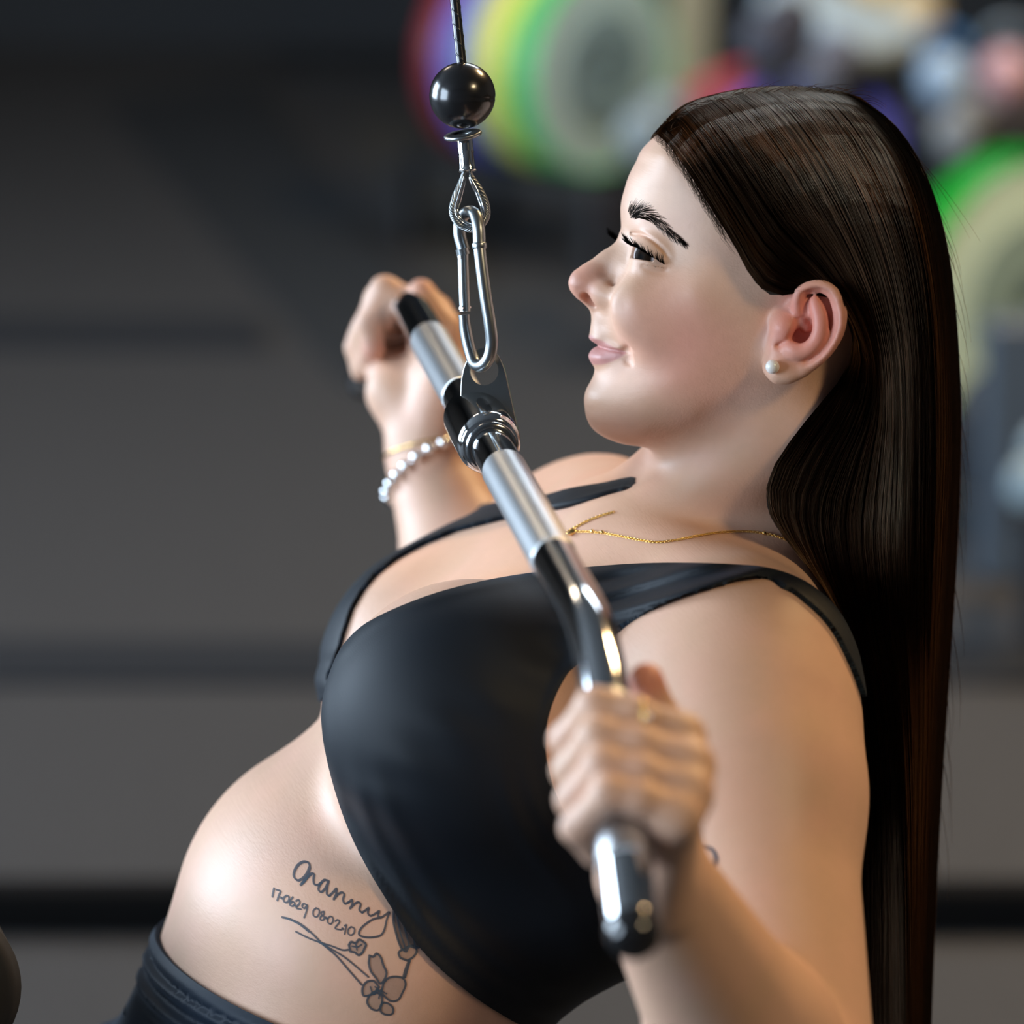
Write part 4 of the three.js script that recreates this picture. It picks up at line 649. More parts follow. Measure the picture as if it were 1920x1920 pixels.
  ctx.fillStyle = 'rgba(50,58,66,0.55)'; fill([[1476, 560], [1474, 620], [1490, 690], [1506, 740], [1524, 770], [1556, 752], [1590, 760], [1640, 745], [1660, 740], [1600, 690], [1540, 640]]);
  L([[1490, 580], [1510, 680], [1536, 760]], 3.4); L([[1520, 620], [1540, 690], [1556, 748]], 3.4); L([[1560, 670], [1580, 720], [1584, 750]], 3.4);
}, 1500);
const upperArm = new Field(); upperArm.p = body.p.filter((q) => q.arm);
tattoo('tattoo', 'small looped line tattoo on the inner arm', [1260, 1560, 1400, 1740], ({ ctx, line }) => {
  ctx.strokeStyle = 'rgba(72,78,88,0.8)'; line([[1304, 1592], [1320, 1587], [1338, 1596], [1343, 1614], [1330, 1630], [1308, 1632], [1296, 1622], [1314, 1616], [1335, 1629], [1348, 1642], [1338, 1649], [1318, 1638]], 6); line([[1348, 1690], [1356, 1700], [1366, 1706]], 6); line([[1356, 1702], [1358, 1712]], 5);
}, 500, upperArm);

// ---------- cable, ball stop, snap hook, bar ----------
const scratch = tex(256, 256, (u, v, x, y) => { const n = 120 + 60 * noise(x * 0.6, y * 0.04, 2) + (hash3(x, y >> 4, 7) > 0.97 ? 50 : 0); return [n, n, n]; });
const chrome = std({ color: lin(0.72, 0.73, 0.74), metalness: 1, roughness: 0.10, roughnessMap: null }), steel = std({ color: lin(0.29, 0.31, 0.32), metalness: 1, roughness: 0.34, bumpMap: scratch, bumpScale: 0.00003 }), zinc = std({ color: lin(0.36, 0.38, 0.385), metalness: 1, roughness: 0.34, bumpMap: scratch, bumpScale: 0.00005 });
const knurlTex = tex(128, 128, (u, v, x, y) => { const a = (x + y) % 16 < 8 ? 1 : 0, b = (x - y + 256) % 16 < 8 ? 1 : 0, n = 70 + 80 * (a ^ b) + 40 * (a & b); return [n, n, n]; });
const knurl = std({ color: lin(0.66, 0.67, 0.68), metalness: 1, roughness: 0.34, bumpMap: knurlTex, bumpScale: 0.0002 });
const blackPlastic = std({ color: lin(0.010, 0.010, 0.011), roughness: 0.24, specularIntensity: 1, clearcoat: 0.5, clearcoatRoughness: 0.14 });
const cableBase = W(P(850, 0, 0.02));
{ // cable with its black sleeve
  const top = W(P(853, 0, 0.0)), pulley = V(-0.10, 2.15, top.z + 0.24), t = thing('steel_cable', 'thin black sleeved steel cable running up from the ball stop', 'cable', [pulley.x, pulley.y, pulley.z]);
  const a = P(866, 124, 0.0), b = pulley.clone().applyMatrix4(WORLD_INV), pts = []; const e0 = P(853, 0, 0.0); for (let i = 0; i <= 10; i++) pts.push(a.clone().lerp(e0, i / 10)); const dir = e0.clone().sub(a).normalize(); const far = e0.clone().addScaledVector(dir, 1.0); pts.push(far);
  wpart('sleeve', tube(pts, 0.0029, 16), std({ color: lin(0.006, 0.007, 0.008), roughness: 0.28, clearcoat: 0.5, clearcoatRoughness: 0.2 }), t);
  const tw = [0, 1].map((k) => { const p = []; for (let i = 0; i <= 300; i++) { const f = i / 300, c = a.clone().lerp(e0, f), w = f * 14 + k * Math.PI; p.push(c.add(V(Math.cos(w) * 0.0022, 0, Math.sin(w) * 0.0022))); } return tube(p, 0.00095, 6); });
  wpart('strand', merge(tw), std({ color: lin(0.02, 0.022, 0.024), roughness: 0.22, clearcoat: 0.6 }), t);
}
{ // ball
  const c = P(867, 179, 0), w = W(c), t = thing('ball_stop', 'glossy black plastic ball with a seam threaded on the cable', 'ball', [w.x, w.y, w.z]), R = 0.0194, ax = V(0.10, 0.97, 0.18).normalize();
  const prof = []; for (let i = 0; i <= 64; i++) { const a = lerp(0.17, Math.PI - 0.15, i / 64); let r = R; r -= 0.0004 * Math.exp(-((a - 1.60) ** 2) / 0.0006); prof.push([Math.sin(a) * r, -Math.cos(a) * r]); } prof.unshift([0.0026, -R * 0.9]); prof.push([0.0034, R * 0.88]);
  wpart('ball', lathe(prof, c, ax, 64), blackPlastic, t);
  const c2 = P(868, 253, 0), t2 = thing('washer', 'flat zinc washer tilted under the black ball', 'washer', W(c2).toArray()), wx = V(-0.16, 0.95, 0.30).normalize();
  wpart('ring', lathe([[0.0052, -0.0012], [0.0106, -0.0012], [0.0112, -0.0007], [0.0112, 0.0007], [0.0106, 0.0012], [0.0052, 0.0012], [0.0052, -0.0012]], c2, wx, 48), zinc, t2);
}
{ // ferrule, loop of wire and thimble
  const top = P(871, 258, 0), low = P(877, 322, 0), t = thing('cable_end', 'crimped steel ferrule with a wire loop round a teardrop thimble', 'cable end', W(low).toArray()), ax = low.clone().sub(top), L = ax.length();
  const g = lathe([[0.0001, -0.001], [0.0042, -0.001], [0.0047, 0.0006], [0.0047, L * 0.40], [0.0050, L * 0.42], [0.0046, L * 0.48], [0.0048, L * 0.8], [0.0052, L * 0.93], [0.0056, L * 0.97], [0.0050, L], [0.0001, L]], top, ax, 14);
  wpart('ferrule', g, chrome, t);
  const z = 0.001, loop = spline([P(873, 316, z), P(866, 340, z), P(855, 372, z), P(850, 394, z), P(856, 412, z + 0.001), P(870, 424, z), P(886, 428, z), P(902, 420, z), P(911, 404, z), P(910, 386, z), P(899, 358, z), P(884, 332, z), P(880, 318, z)], 140);
  const groove = loop.map((p) => p.clone()), cen = P(881, 385, z);
  const strands = []; for (let k = 0; k < 7; k++) strands.push(tube(loop.map((p, i) => { const o = V().copy(p).sub(cen).normalize(), w = i * 0.30 + k * Math.PI * 2 / 7; return p.clone().addScaledVector(o, Math.cos(w) * 0.0015 + 0.0006).add(V(0, 0, Math.sin(w) * 0.0015)); }), 0.00066, 6, false)); wpart('wire_loop', merge(strands), zinc, t);
  const th = []; for (const s of [-1, 1]) th.push(tube(groove.slice(6, 135).map((p) => { const o = V().copy(p).sub(cen).normalize(); return p.clone().addScaledVector(o, -0.0012).add(V(0, 0, s * 0.0021)); }), 0.00055, 8)); th.push(tube(groove.slice(6, 135).map((p) => { const o = V().copy(p).sub(cen).normalize(); return p.clone().addScaledVector(o, -0.0021); }), (x) => 0.0013, 10)); wpart('thimble', merge(th), chrome, t);
}
{ // snap hook
  const t = thing('snap_hook', 'worn steel snap hook joining the wire loop to the bar', 'carabiner', W(P(900, 540, 0)).toArray()), d = (x, y, z) => P(x, y, z);
  const eye = spline([d(869, 468, -0.006), d(862, 440, -0.007), d(864, 412, -0.006), d(877, 398, -0.002), d(890, 402, 0.004), d(897, 425, 0.008), d(899, 458, 0.009)], 60);
  const spine = spline([d(898, 456, 0.009), d(903, 500, 0.010), d(911, 560, 0.010), d(919, 610, 0.009), d(922, 645, 0.007), d(916, 672, 0.004), d(903, 686, 0), d(891, 682, -0.004), d(882, 660, -0.007), d(873, 620, -0.008), d(870, 590, -0.007)], 110);
  wpart('hook_body', merge([tube(eye, 0.0038, 16), tube(spine, (x) => 0.0037 - 0.0004 * Math.exp(-((x - 0.97) ** 2) / 0.002), 18), lathe([[0.0036, -0.0020], [0.0044, -0.0014], [0.0044, 0.0012], [0.0036, 0.002]], d(899, 461, 0.009), V(0.06, -1, 0), 20)]), steel, t);
  wpart('gate', merge([tube([d(868, 472, -0.006), d(870, 540, -0.007), d(872, 584, -0.0075)], 0.0033, 16), tube([d(866, 466, -0.006), d(869, 478, -0.0065)], 0.0040, 16)]), zinc, t);
  wpart('rivet', tube([d(861, 482, -0.003), d(876, 480, -0.009)], 0.0011, 10), chrome, t); wpart('rivet', tube([d(864, 578, -0.0035), d(880, 576, -0.0105)], 0.0013, 10), chrome, t);
}
const uS = V().copy(BAR.nb).sub(BAR.c).normalize(), uF = V().copy(BAR.fb).sub(BAR.c).normalize();
{ // the bar
  const t = thing('pulldown_bar', 'long chromed pulldown bar with knurled sleeves and bent ends', 'bar', W(BAR.c).toArray()), R = 0.0123;
  const rnd3 = (a, b, c, r) => { const p = b.clone().addScaledVector(V().copy(a).sub(b).normalize(), r), q = b.clone().addScaledVector(V().copy(c).sub(b).normalize(), r), o = []; for (let i = 0; i <= 14; i++) { const f = i / 14; o.push(V().copy(p).multiplyScalar((1 - f) ** 2).addScaledVector(b, 2 * f * (1 - f)).addScaledVector(q, f * f)); } return o; };
  const near = [BAR.c.clone(), ...rnd3(BAR.c, BAR.nb, BAR.ne, 0.048), BAR.ne.clone()], farp = [BAR.c.clone(), ...rnd3(BAR.c, BAR.fb, BAR.fe, 0.048), BAR.fe.clone()];
  wpart('shaft', merge([tube(near, R, 40), tube(farp, R, 40)]), chrome, t, 'mirror chrome shaft');
  const at = (u, s) => BAR.c.clone().addScaledVector(u, s);
  const sl = (u, a, b) => lathe([[R * 0.99, 0], [R + 0.0006, 0.0008], [R + 0.0006, b - a - 0.0008], [R * 0.99, b - a]], at(u, a), u, 48), uvm = (g) => { const uv = g.attributes.uv; for (let i = 0; i < uv.count; i++) uv.setXY(i, uv.getX(i) * 5, uv.getY(i) * 8); return g; };
  wpart('knurled_sleeve', uvm(sl(uS, 0.078, 0.232)), knurl, t, 'brushed knurled sleeve'); wpart('knurled_sleeve', uvm(sl(uF, 0.075, 0.215)), knurl, t, 'brushed knurled sleeve');
  const gs = (b, e, f0, f1) => { const d = V().copy(e).sub(b), L = d.length(); d.normalize(); return uvm(lathe([[R * 0.99, 0], [R + 0.0006, 0.0008], [R + 0.0006, (f1 - f0) * L - 0.0008], [R * 0.99, (f1 - f0) * L]], b.clone().addScaledVector(d, L * f0), d, 48)); };
  wpart('grip_sleeve', gs(BAR.nb, BAR.ne, 0.24, 0.80), knurl, t); wpart('grip_sleeve', gs(BAR.fb, BAR.fe, 0.24, 0.80), knurl, t);
  const cap = (e, d) => lathe([[R, -0.003], [R + 0.0005, 0], [R + 0.0005, 0.004], [R * 0.93, 0.0085], [R * 0.7, 0.0112], [R * 0.35, 0.0124], [0.00001, 0.0127]], e, d, 40);
  const capMat = std({ color: lin(0.012, 0.012, 0.013), roughness: 0.16, clearcoat: 0.7, clearcoatRoughness: 0.06 });
  wpart('end_cap', cap(BAR.ne, gN), capMat, t, 'rounded black end cap'); wpart('end_cap', cap(BAR.fe, gF), capMat, t, 'rounded black end cap');
}
{ // swivel with its hanger plate
  const t = thing('bar_swivel', 'chromed swivel collar with a drilled hanger plate around the bar', 'swivel', W(BAR.c).toArray()), R = 0.0123, u = uS;
  const o = (s) => BAR.c.clone().addScaledVector(u, s);
  wpart('collar', lathe([[R, -0.030], [0.0175, -0.029], [0.0185, -0.026], [0.0188, 0.0], [0.0188, 0.024], [0.0184, 0.027], [0.0172, 0.0295], [0.0158, 0.0312], [R, 0.0318]], o(0), u, 64), chrome, t);
  wpart('retaining_ring', lathe([[R, 0.0315], [0.0148, 0.0317], [0.0152, 0.0335], [0.0148, 0.036], [R, 0.0362]], o(0), u, 48), std({ color: lin(0.35, 0.36, 0.37), metalness: 1, roughness: 0.18 }), t);
  // plate: outline traced in its own plane, drilled, 4.5 mm thick
  const s = DIST / FPX, pc = P(910, 760, 0), sh = new THREE.Shape(), q = (x, y) => [(x - 910) * s, (760 - y) * s];
  sh.moveTo(...q(858, 830)); sh.lineTo(...q(862, 720)); sh.bezierCurveTo(...q(864, 690), ...q(876, 652), ...q(905, 652)); sh.bezierCurveTo(...q(932, 652), ...q(942, 690), ...q(947, 716)); sh.lineTo(...q(968, 812)); sh.bezierCurveTo(...q(972, 850), ...q(930, 872), ...q(905, 868)); sh.bezierCurveTo(...q(875, 862), ...q(858, 846), ...q(858, 830));
  const hole = new THREE.Path(); hole.absellipse((904 - 910) * s, (760 - 694) * s, 0.0086, 0.0086, 0, Math.PI * 2, true, 0); sh.holes.push(hole);
  const g = new THREE.ExtrudeGeometry(sh, { depth: 0.0036, bevelEnabled: true, bevelThickness: 0.0006, bevelSize: 0.0006, bevelSegments: 3, curveSegments: 40 });
  g.translate(0, 0, -0.012); g.rotateY(-0.12); g.translate(pc.x, pc.y, pc.z); wpart('hanger_plate', g, std({ color: lin(0.34, 0.35, 0.34), metalness: 1, roughness: 0.24, bumpMap: scratch, bumpScale: 0.00003 }), t, 'flat steel hanger plate');
}

// ---------- the gym behind ----------
const onFloor = (px, py, y = 0) => { const o = camera.position, r = W(P(px, py, 0)).sub(o), t = (y - o.y) / r.y; return o.clone().addScaledVector(r, t); };
const away = (px, py, dist) => W(P(px, py, DIST - dist));
function mat(name, label, pts, h, m, y0 = 0.0005) { // a sheet of rubber lying on the floor, given by its corners in the view
  const w = pts.map((p) => onFloor(p[0], p[1], h)), c = V(); w.forEach((p) => c.add(p)); c.multiplyScalar(1 / w.length); const sh = new THREE.Shape(w.map((p) => new THREE.Vector2(p.x - c.x, -(p.z - c.z))));
  const g = new THREE.ExtrudeGeometry(sh, { depth: h, bevelEnabled: false }); g.rotateX(-Math.PI / 2); const o = shade(new THREE.Mesh(g, m)); o.name = numbered(name); o.position.set(c.x, y0, c.z); o.userData = { label, category: 'floor mat' }; scene.add(o);
}
mat('rubber_mat', 'slate rubber mat strip lying straight across the floor behind the woman', [[-900, 1196], [2900, 1206], [2900, 1276], [-900, 1272]], 0.010, slateRubber);
mat('rubber_mat', 'dark rubber mat strip running diagonally over the floor toward the plates', [[200, 190], [470, 150], [860, 640], [790, 780], [640, 700]], 0.010, std({ color: lin(0.010, 0.013, 0.017), roughness: 0.7 }));
mat('rubber_mat', 'narrow slate mat strip across the floor at the far hand', [[-900, 585], [480, 596], [500, 648], [-900, 640]], 0.010, slateRubber);
mat('rubber_mat', 'dark rubber mat under the plate rack', [[500, 96], [1900, 96], [1900, 196], [560, 140]], 0.012, std({ color: lin(0.008, 0.010, 0.013), roughness: 0.7 }));
mat('rubber_mat', 'warm grey worn rubber mat under the snap hook', [[640, 215], [780, 215], [850, 330], [900, 540], [860, 560]], 0.011, std({ color: lin(0.032, 0.031, 0.028), roughness: 0.75 }));
{ const a = onFloor(960, 1758), b = onFloor(960, 1640, 0.06), d = a.z - b.z, t = shade(new THREE.Mesh(box(6.4, 0.06, d, 0, 0.03, 0, 0.012), std({ color: lin(0.003, 0.003, 0.0033), roughness: 0.9, specularIntensity: 0.25 }))); t.name = 'floor_kerb'; t.position.set(0, 0, (a.z + b.z) / 2); t.userData = { label: 'low black kerb crossing the floor behind the seat', category: 'kerb' }; scene.add(t); }
const steelDark = std({ color: lin(0.015, 0.016, 0.018), roughness: 0.45 });
const colored = (c, r = 0.5) => std({ color: lin(...c), roughness: r });
const standing = (py, R) => (TARGET.y + 2.1 * Math.sin(PITCH) - R) / (Math.sin(PITCH) - Math.cos(PITCH) * (960 - py) / FPX);
function plateThing(label, c, thick, px, py, dist, yaw, face, R = 0.225, back = 0) {
  const n = V(Math.sin(yaw), 0, Math.cos(yaw)), w = away(px, py, dist).addScaledVector(n, -back), t = thing('weight_plate', label, 'weight plate', w.toArray(), null); t.rotation.y = yaw;
  const L = (pr) => { const g = new THREE.LatheGeometry(pr.map(([r, y]) => new THREE.Vector2(r, y)), 64); g.rotateX(Math.PI / 2); return g; };
  part('bumper', L([[0.03, -thick], [R * 0.8, -thick], [R * 0.84, -thick - 0.006], [R - 0.008, -thick - 0.006], [R, -thick + 0.004], [R, -0.008], [R - 0.008, 0.004], [R * 0.965, 0.004], [R * 0.94, -0.003]]), colored(c, 0.42), t);
  part('face', L([[R * 0.95, -0.0035], [R * 0.60, -0.002], [R * 0.56, 0.003]]), colored(face, 0.5), t);
  part('hub', L([[R * 0.565, 0.003], [R * 0.55, 0.006], [R * 0.3, 0.005], [0.045, 0.010], [0.028, 0.010], [0.026, -thick]]), std({ color: lin(face[0] * 0.42, face[1] * 0.46, face[2] * 0.5), roughness: 0.5 }), t);
  return { w, n };
}
// the stack of four beside the cable, in reverse from the nearest face
const GREEN = [0.08, 0.44, 0.13], YEL = [0.60, 0.60, 0.09], BLU = [0.08, 0.12, 0.50], RED = [0.20, 0.02, 0.03], PALE = [0.34, 0.50, 0.51];
const yaw0 = 0.80;
plateThing('green bumper plate with pale face, front of the stack beside the cable', GREEN, 0.074, 1132, 130, 7.5, yaw0, PALE);
plateThing('yellow bumper plate behind the green plate beside the cable', YEL, 0.066, 1132, 130, 7.5, yaw0, PALE, 0.225, 0.088);
plateThing('cream bumper plate between the yellow and the blue plate', [0.50, 0.48, 0.34], 0.030, 1132, 130, 7.5, yaw0, PALE, 0.21, 0.168);
plateThing('blue bumper plate third in the stack beside the cable', BLU, 0.056, 1132, 130, 7.5, yaw0, PALE, 0.225, 0.21);
plateThing('red bumper plate at the far end of the stack beside the cable', RED, 0.050, 1132, 130, 7.5, yaw0, PALE, 0.225, 0.28);
plateThing('red bumper plate showing above the hair parting', [0.42, 0.04, 0.06], 0.06, 1420, 330, standing(330, 0.226), 0.1, [0.4, 0.1, 0.12]);
plateThing('blue bumper plate showing above the crown of the head', [0.06, 0.06, 0.45], 0.06, 1515, 352, standing(352, 0.226), 0.1, [0.1, 0.1, 0.4]);
plateThing('green bumper plate with white face right of the hair', [0.0, 0.20, 0.012], 0.08, 1930, 560, standing(560, 0.251), 0.62, [0.50, 0.72, 0.72], 0.25);
{ // rack that carries the stack
  const c = away(1132, 130, 7.5), n = V(Math.sin(yaw0), 0, Math.cos(yaw0)), t = thing('plate_rack', 'low black steel rack carrying the bumper plates', 'rack', [c.x - n.x * 0.17, 0, c.z - n.z * 0.17]); t.rotation.y = yaw0;
  const y = c.y - 0.225; for (const s of [-1, 1]) part('rail', box(0.04, 0.04, 0.62, s * 0.11, y + 0.01 - 0.02, 0), steelDark, t); for (const z of [-0.28, 0.28]) for (const s of [-1, 1]) part('leg', box(0.05, Math.max(y, 0.06), 0.05, s * 0.14, y / 2, z), steelDark, t);
}
{ // uprights of the storage frame
  const up = (px, py0, dist, w, m, label, h = 2.1) => { const p = away(px, py0, dist), t = shade(new THREE.Mesh(box(w, h, 0.08, 0, h / 2, 0, 0.01), m)); t.name = numbered('frame_post'); t.position.set(p.x, 0, p.z); t.userData = { label, category: 'post' }; scene.add(t); };
  up(1290, 60, 8.3, 0.10, colored([0.30, 0.29, 0.20], 0.6), 'pale khaki steel post right of the green plate');
  up(1232, 60, 7.9, 0.05, steelDark, 'thin dark steel post at the edge of the green plate');
  up(1905, 780, 5.4, 0.10, colored([0.055, 0.075, 0.10], 0.5), 'low slate blue machine post beside the long hair', 0.40);
}
function kettle(label, c, px, py, dist, R, band, at) {
  const p = at ?? away(px, py, dist), t = thing('kettlebell', label, 'kettlebell', p.toArray()); const pr = [[0.0001, -R * 0.9], [R * 0.62, -R * 0.9]]; for (let i = 0; i <= 24; i++) { const a = lerp(-0.85, 1.45, i / 24); pr.push([R * Math.cos(a), R * Math.sin(a) * (a < 0 ? 0.98 : 1)]); } pr.push([0.0001, R]);
  part('bell', new THREE.LatheGeometry(pr.map(([r, y]) => new THREE.Vector2(r, y)), 40), colored(c, 0.4), t);
  const h = []; for (let i = 0; i <= 20; i++) { const a = lerp(-0.35, Math.PI + 0.35, i / 20); h.push(V(Math.cos(a) * R * 0.72, R * 1.15 + Math.sin(a) * R * 0.62, 0)); } part('handle', tube(h, R * 0.15, 12), band ? colored(band, 0.4) : steelDark, t);
  return p;
}
{ const R = 0.085, d = standing(26, R * 0.9 + 0.001); kettle('teal green kettlebell standing alone on the floor before the far wall', [0.02, 0.22, 0.17], 352, 26, d, R, [0.02, 0.14, 0.11]); }
// a shelf with its row of kettlebells; the row stands on it
function rack(label, dist, x0, x1, py, row) {
  const p = away(x0, py, dist), q = away(x1, py, dist), top = p.y, L = q.x - p.x, t = thing('storage_shelf', label, 'shelf', [(p.x + q.x) / 2, 0, p.z]);
  part('board', box(L, 0.03, 0.36, 0, top - 0.015, 0, 0.008), steelDark, t); for (const s of [-1, 1]) for (const z of [-0.14, 0.14]) part('leg', box(0.04, top - 0.03, 0.04, s * (L / 2 - 0.03), (top - 0.03) / 2, z), steelDark, t);
  for (const [lab, c, px, dz, R, band] of row) { const w = away(px, py, dist - dz); kettle(lab, c, 0, 0, 0, R, band, V(w.x, top + R * 0.9, p.z + dz)); }
}
rack('upper black shelf with the yellow kettlebells behind the hair', 7.6, 1440, 1780, 62, [
  ['pale blue grey kettlebell at the end of the shelf above the head', [0.30, 0.37, 0.43], 1500, 0.06, 0.07, [0.26, 0.32, 0.38]],
  ['deep yellow kettlebell on the upper shelf', [0.46, 0.33, 0.09], 1632, -0.06, 0.07],
  ['pale yellow kettlebell beside the deep yellow one', [0.50, 0.42, 0.26], 1712, 0.08, 0.06]]);
rack('lower black shelf with the light blue and pink kettlebells', 6.7, 1700, 1990, 192, [
  ['light blue kettlebell with a deep blue handle', [0.28, 0.42, 0.60], 1768, 0.02, 0.052, [0.02, 0.14, 0.36]],
  ['dusty pink kettlebell on the lower shelf', [0.42, 0.26, 0.30], 1884, 0.02, 0.056, [0.14, 0.20, 0.26]]]);
{ // an inclined bench pad in pale blue
  const a = away(1480, -6, 7.0), b = away(1702, 108, 6.85), d = b.clone().sub(a), L = d.length(), m = a.clone().lerp(b, 0.5), t = thing('incline_bench', 'pale blue padded incline bench tilted down behind the crown of the head', 'bench', [m.x, 0, m.z - 0.05]); t.rotation.y = Math.atan2(-d.z, d.x);
  const pad = part('pad', new RoundedBoxGeometry(L, 0.06, 0.22, 3, 0.025), colored([0.30, 0.38, 0.43], 0.5), t); pad.position.set(0, m.y, 0); pad.rotation.z = Math.asin(d.y / L);
  part('post', box(0.07, m.y - 0.02, 0.07, 0, (m.y - 0.02) / 2, 0), steelDark, t); part('foot', box(0.4, 0.04, 0.06, 0, 0.02, 0), steelDark, t);
}
function dumbbell(label, c, px, py, dist, R) {
  const p = away(px, py, dist), t = thing('dumbbell', label, 'dumbbell', p.toArray(), null), st = thing('dumbbell_stand', 'dark steel stand under the ' + label, 'stand', [p.x, 0, p.z]); t.rotation.y = st.rotation.y = -0.25; part('tray', box(R * 1.7, 0.02, 0.27, 0, p.y - R - 0.010, -0.095, 0.006), steelDark, st); part('post', box(0.04, Math.max(p.y - R - 0.02, 0.02), 0.04, 0, (p.y - R - 0.02) / 2, -0.095), steelDark, st); const L = (pr) => { const g = new THREE.LatheGeometry(pr.map(([r, y]) => new THREE.Vector2(r, y)), 32); g.rotateX(Math.PI / 2); return g; };
  for (const z of [0, -0.19]) { const g = L([[0.0001, 0.03], [R * 0.85, 0.03], [R, 0.02], [R, -0.02], [R * 0.85, -0.03], [0.0001, -0.03]]); g.translate(0, 0, z); part('head', g, colored(c, 0.45), t); } const h = L([[0.016, -0.17], [0.019, -0.1], [0.016, -0.02]]); part('handle', h, steelDark, t);
}
dumbbell('round grey dumbbell left of the forehead', [0.20, 0.25, 0.27], 1206, 246, 6.6, 0.045);
dumbbell('round slate dumbbell above the crown of the head', [0.10, 0.11, 0.15], 1536, 132, 6.6, 0.045);
dumbbell('round grey dumbbell above the green plate', [0.17, 0.19, 0.21], 1792, 250, 6.3, 0.038);
dumbbell('round violet grey dumbbell behind the head', [0.03, 0.03, 0.045], 1440, 75, 6.2, 0.05);
dumbbell('pale round dumbbell at the post beside the long hair', [0.24, 0.31, 0.34], 1935, 905, 5.0, 0.034);
dumbbell('black round dumbbell beside the long hair', [0.01, 0.01, 0.012], 1850, 830, 5.6, 0.075);
{ // padded roller of the machine, at the left edge
  const a = P(-150, 1800, -0.05), t = thing('thigh_roller', 'black foam roller pad of the pulldown machine at the left edge', 'pad', W(a).toArray()), ax = V(0.25, -0.1, 0.95).normalize(), p = a.clone().addScaledVector(ax, -0.12);
  wpart('foam', lathe([[0.014, 0], [0.042, 0.001], [0.051, 0.010], [0.051, 0.20], [0.042, 0.209], [0.014, 0.21]], p, ax, 48), std({ color: lin(0.010, 0.010, 0.010), roughness: 0.75 }), t); wpart('tube', lathe([[0.0001, -0.2], [0.014, -0.2], [0.014, 0.24], [0.0001, 0.24]], p, ax, 24), steelDark, t);
}
{ // seat
  const h = W(T(0, -0.60, -0.16)), t = thing('machine_seat', 'black padded seat of the pulldown machine under the woman', 'seat', [h.x, 0, h.z]); t.rotation.y = 0.27; const y = 0.40;
  part('cushion', box(0.46, 0.07, 0.40, 0, y - 0.035, 0, 0.03), std({ color: lin(0.012, 0.012, 0.013), roughness: 0.55 }), t); part('post', box(0.09, y - 0.07, 0.09, 0, (y - 0.07) / 2, 0), steelDark, t); part('base', box(0.5, 0.04, 0.10, 0, 0.02, 0), steelDark, t);
}

// ---------- jewellery ----------
const gold = std({ color: lin(0.83, 0.56, 0.20), metalness: 1, roughness: 0.22 }), silver = std({ color: lin(0.82, 0.83, 0.84), metalness: 1, roughness: 0.16 }), pearl = std({ color: lin(0.86, 0.82, 0.76), roughness: 0.22, clearcoat: 0.7, clearcoatRoughness: 0.12, iridescence: 0.25, iridescenceIOR: 1.4, iridescenceThicknessRange: [200, 380] });
const skinPt = (x, y, off) => { const p = body.hit(x, y); if (!p) return null; return p.addScaledVector(body.grad(p.x, p.y, p.z), off); };
{ // necklace: oval links along the skin
  const path = spline2([[1062, 1000], [1090, 998], [1125, 1000], [1160, 1006], [1200, 1014], [1232, 1018], [1270, 1014], [1310, 1006], [1350, 1000], [1400, 998], [1440, 1003], [1470, 1012], [1492, 1020]], 170).map(([x, y]) => skinPt(x, y, 0.0007)).filter(Boolean);
  const back = spline2([[1062, 1000], [1080, 990], [1100, 979], [1125, 969], [1152, 961]], 60).map(([x, y]) => skinPt(x, y, 0.0007)).filter(Boolean);
  const t = thing('necklace', 'fine gold chain necklace with tiny beads around the neck', 'necklace', W(path[60]).toArray());
  const links = []; for (const [pp, sc] of [[path, 1], [back, 1]]) { const crv = new THREE.CatmullRomCurve3(pp), n = Math.floor(crv.getLength() / 0.00125); for (let i = 0; i < n; i++) { const u = (i + 0.5) / n, p = crv.getPointAt(u), tg = crv.getTangentAt(u), g = new THREE.TorusGeometry(0.00072, 0.00026, 5, 9); g.scale(1.35, 1, 1); g.rotateX(i % 2 ? 0.5 : -0.7); g.applyQuaternion(new THREE.Quaternion().setFromUnitVectors(V(1, 0, 0), tg)); g.translate(p.x, p.y, p.z); links.push(g); } }
  const ch = wpart('chain', merge(links), gold, t); ch.userData.kind = 'stuff';
  for (const [x, y] of [[1112, 998], [1131, 1000], [1433, 1002]]) { const p = skinPt(x, y, 0.001); const g = new THREE.SphereGeometry(0.0013, 14, 10); g.translate(p.x, p.y, p.z); wpart('bead', g, gold, t); }
  const p = skinPt(1074, 1001, 0.0015); const pg = new THREE.IcosahedronGeometry(0.0026, 1); pg.scale(1.6, 0.7, 0.7); pg.rotateZ(0.35); pg.translate(p.x, p.y, p.z); wpart('pendant', pg, gold, t);
}
{ const p = body.hit(1452, 690), n = p ? body.grad(p.x, p.y, p.z) : V(0, 0, 1), c = (p ?? HP(1452, 690, 78)).clone().addScaledVector(n, 0.0030), t = thing('pearl_earring', 'white pearl stud earring in the near ear lobe', 'earring', W(c).toArray()); const g = new THREE.SphereGeometry(0.0041, 40, 28); g.translate(c.x, c.y, c.z); wpart('pearl', g, pearl, t); wpart('setting', lathe([[0.0001, -0.0045], [0.0014, -0.0042], [0.0020, -0.0034], [0.0022, -0.0028]], c, n, 20), gold, t); }
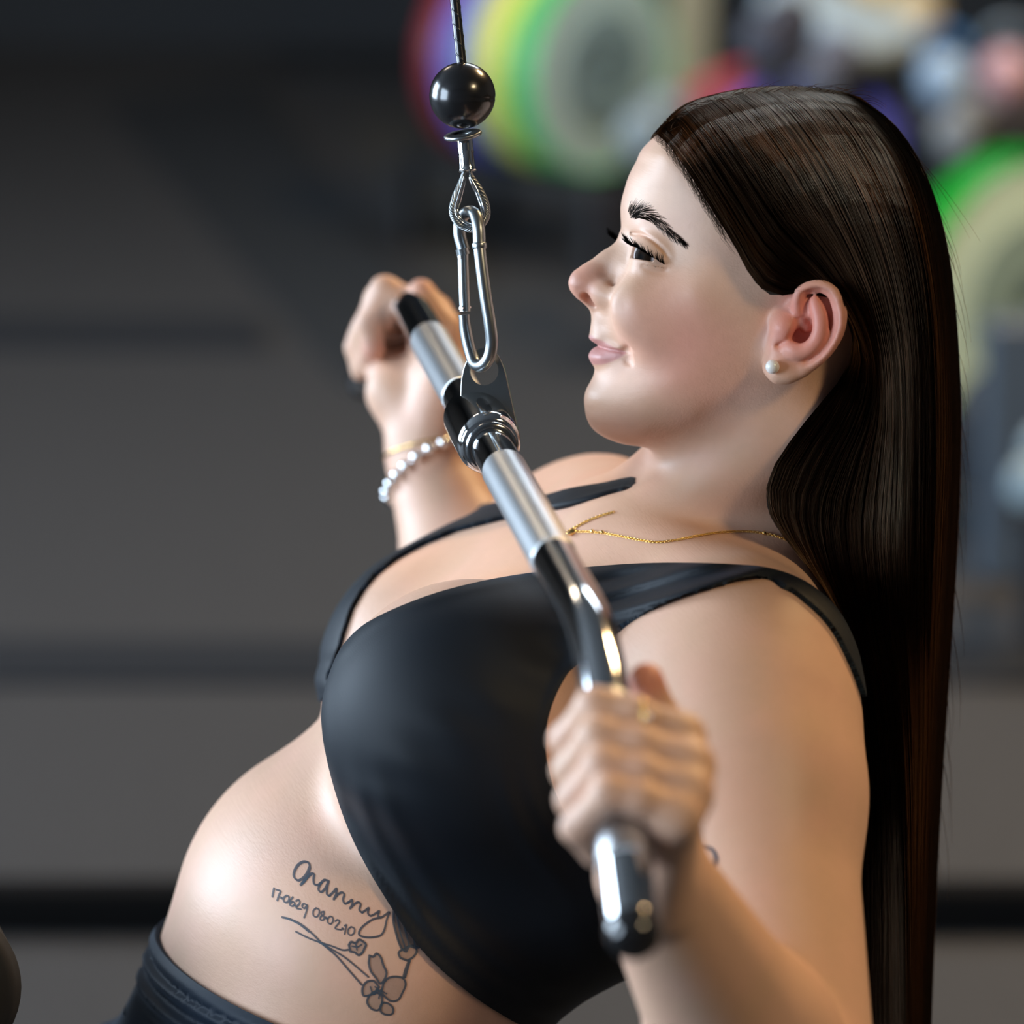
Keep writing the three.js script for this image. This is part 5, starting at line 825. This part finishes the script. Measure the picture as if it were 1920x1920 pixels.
{ // bracelets of the far wrist: rings about the forearm
  const ax = V().copy(ARM.farElbow).sub(ARM.farWrist).normalize(), e1 = V().crossVectors(ax, V(0, 0, 1)).normalize(), e2 = V().crossVectors(ax, e1).normalize();
  const onArm = (c, tilt, a, off) => { const dir = e1.clone().multiplyScalar(Math.cos(a)).addScaledVector(e2, Math.sin(a)), p = c.clone().addScaledVector(ax, tilt * Math.cos(a - 0.4)); let r = 0.06; for (let i = 0; i < 60; i++) { const q = p.clone().addScaledVector(dir, r), d = body.at(q.x, q.y, q.z); r -= d * 0.8; if (Math.abs(d) < 1e-4) break; } return p.addScaledVector(dir, r + off); };
  const c = ARM.farWrist.clone().addScaledVector(ax, 0.010), t = thing('bracelet', 'silver bracelet of bright stones on the far wrist', 'bracelet', W(c).toArray());
  for (let i = 0; i < 22; i++) { const p = onArm(c, 0.006, i / 22 * Math.PI * 2, 0.003), g = new THREE.IcosahedronGeometry(0.0044, 1); g.translate(p.x, p.y, p.z); wpart('stone', g, silver, t); }
  const pts = []; for (let i = 0; i <= 60; i++) pts.push(onArm(c, 0.006, i / 60 * Math.PI * 2, 0.0015)); wpart('band', tube(pts, 0.0014, 8, false), silver, t);
  const c2 = ARM.farWrist.clone().addScaledVector(ax, -0.004), t2 = thing('bracelet', 'thin gold chain bracelet above the silver one', 'bracelet', W(c2).toArray()), p2 = []; for (let i = 0; i <= 60; i++) p2.push(onArm(c2, -0.008, i / 60 * Math.PI * 2, 0.0008)); wpart('chain', tube(p2, 0.0009, 8, false), gold, t2);
  for (const a of [2.0, 2.5, 3.4, 4.1]) { const p = onArm(c2, -0.008, a, 0.002), g = new THREE.SphereGeometry(0.0019, 12, 10); g.translate(p.x, p.y, p.z); wpart('bead', g, gold, t2); }
}
{ // ring on the near hand
  const p = skinPt(1217, 1345, 0), q = p ?? V(0.06, -0.09, 0.4), t = thing('finger_ring', 'gold ring on a finger of the near hand', 'ring', W(q).toArray()), g = new THREE.TorusGeometry(0.0102, 0.0011, 10, 40), dir = n1N.clone(); g.applyQuaternion(new THREE.Quaternion().setFromUnitVectors(V(0, 0, 1), dir)); const cc = q.clone().addScaledVector(p ? body.grad(p.x, p.y, p.z) : n2N, -0.0092); g.translate(cc.x, cc.y, cc.z); wpart('band', g, gold, t);
  const s = new THREE.SphereGeometry(0.0018, 12, 10); const sp = q.clone().addScaledVector(p ? body.grad(p.x, p.y, p.z) : n2N, 0.0012); s.translate(sp.x, sp.y, sp.z); wpart('stone', s, silver, t);
}

renderer.render(scene, camera);
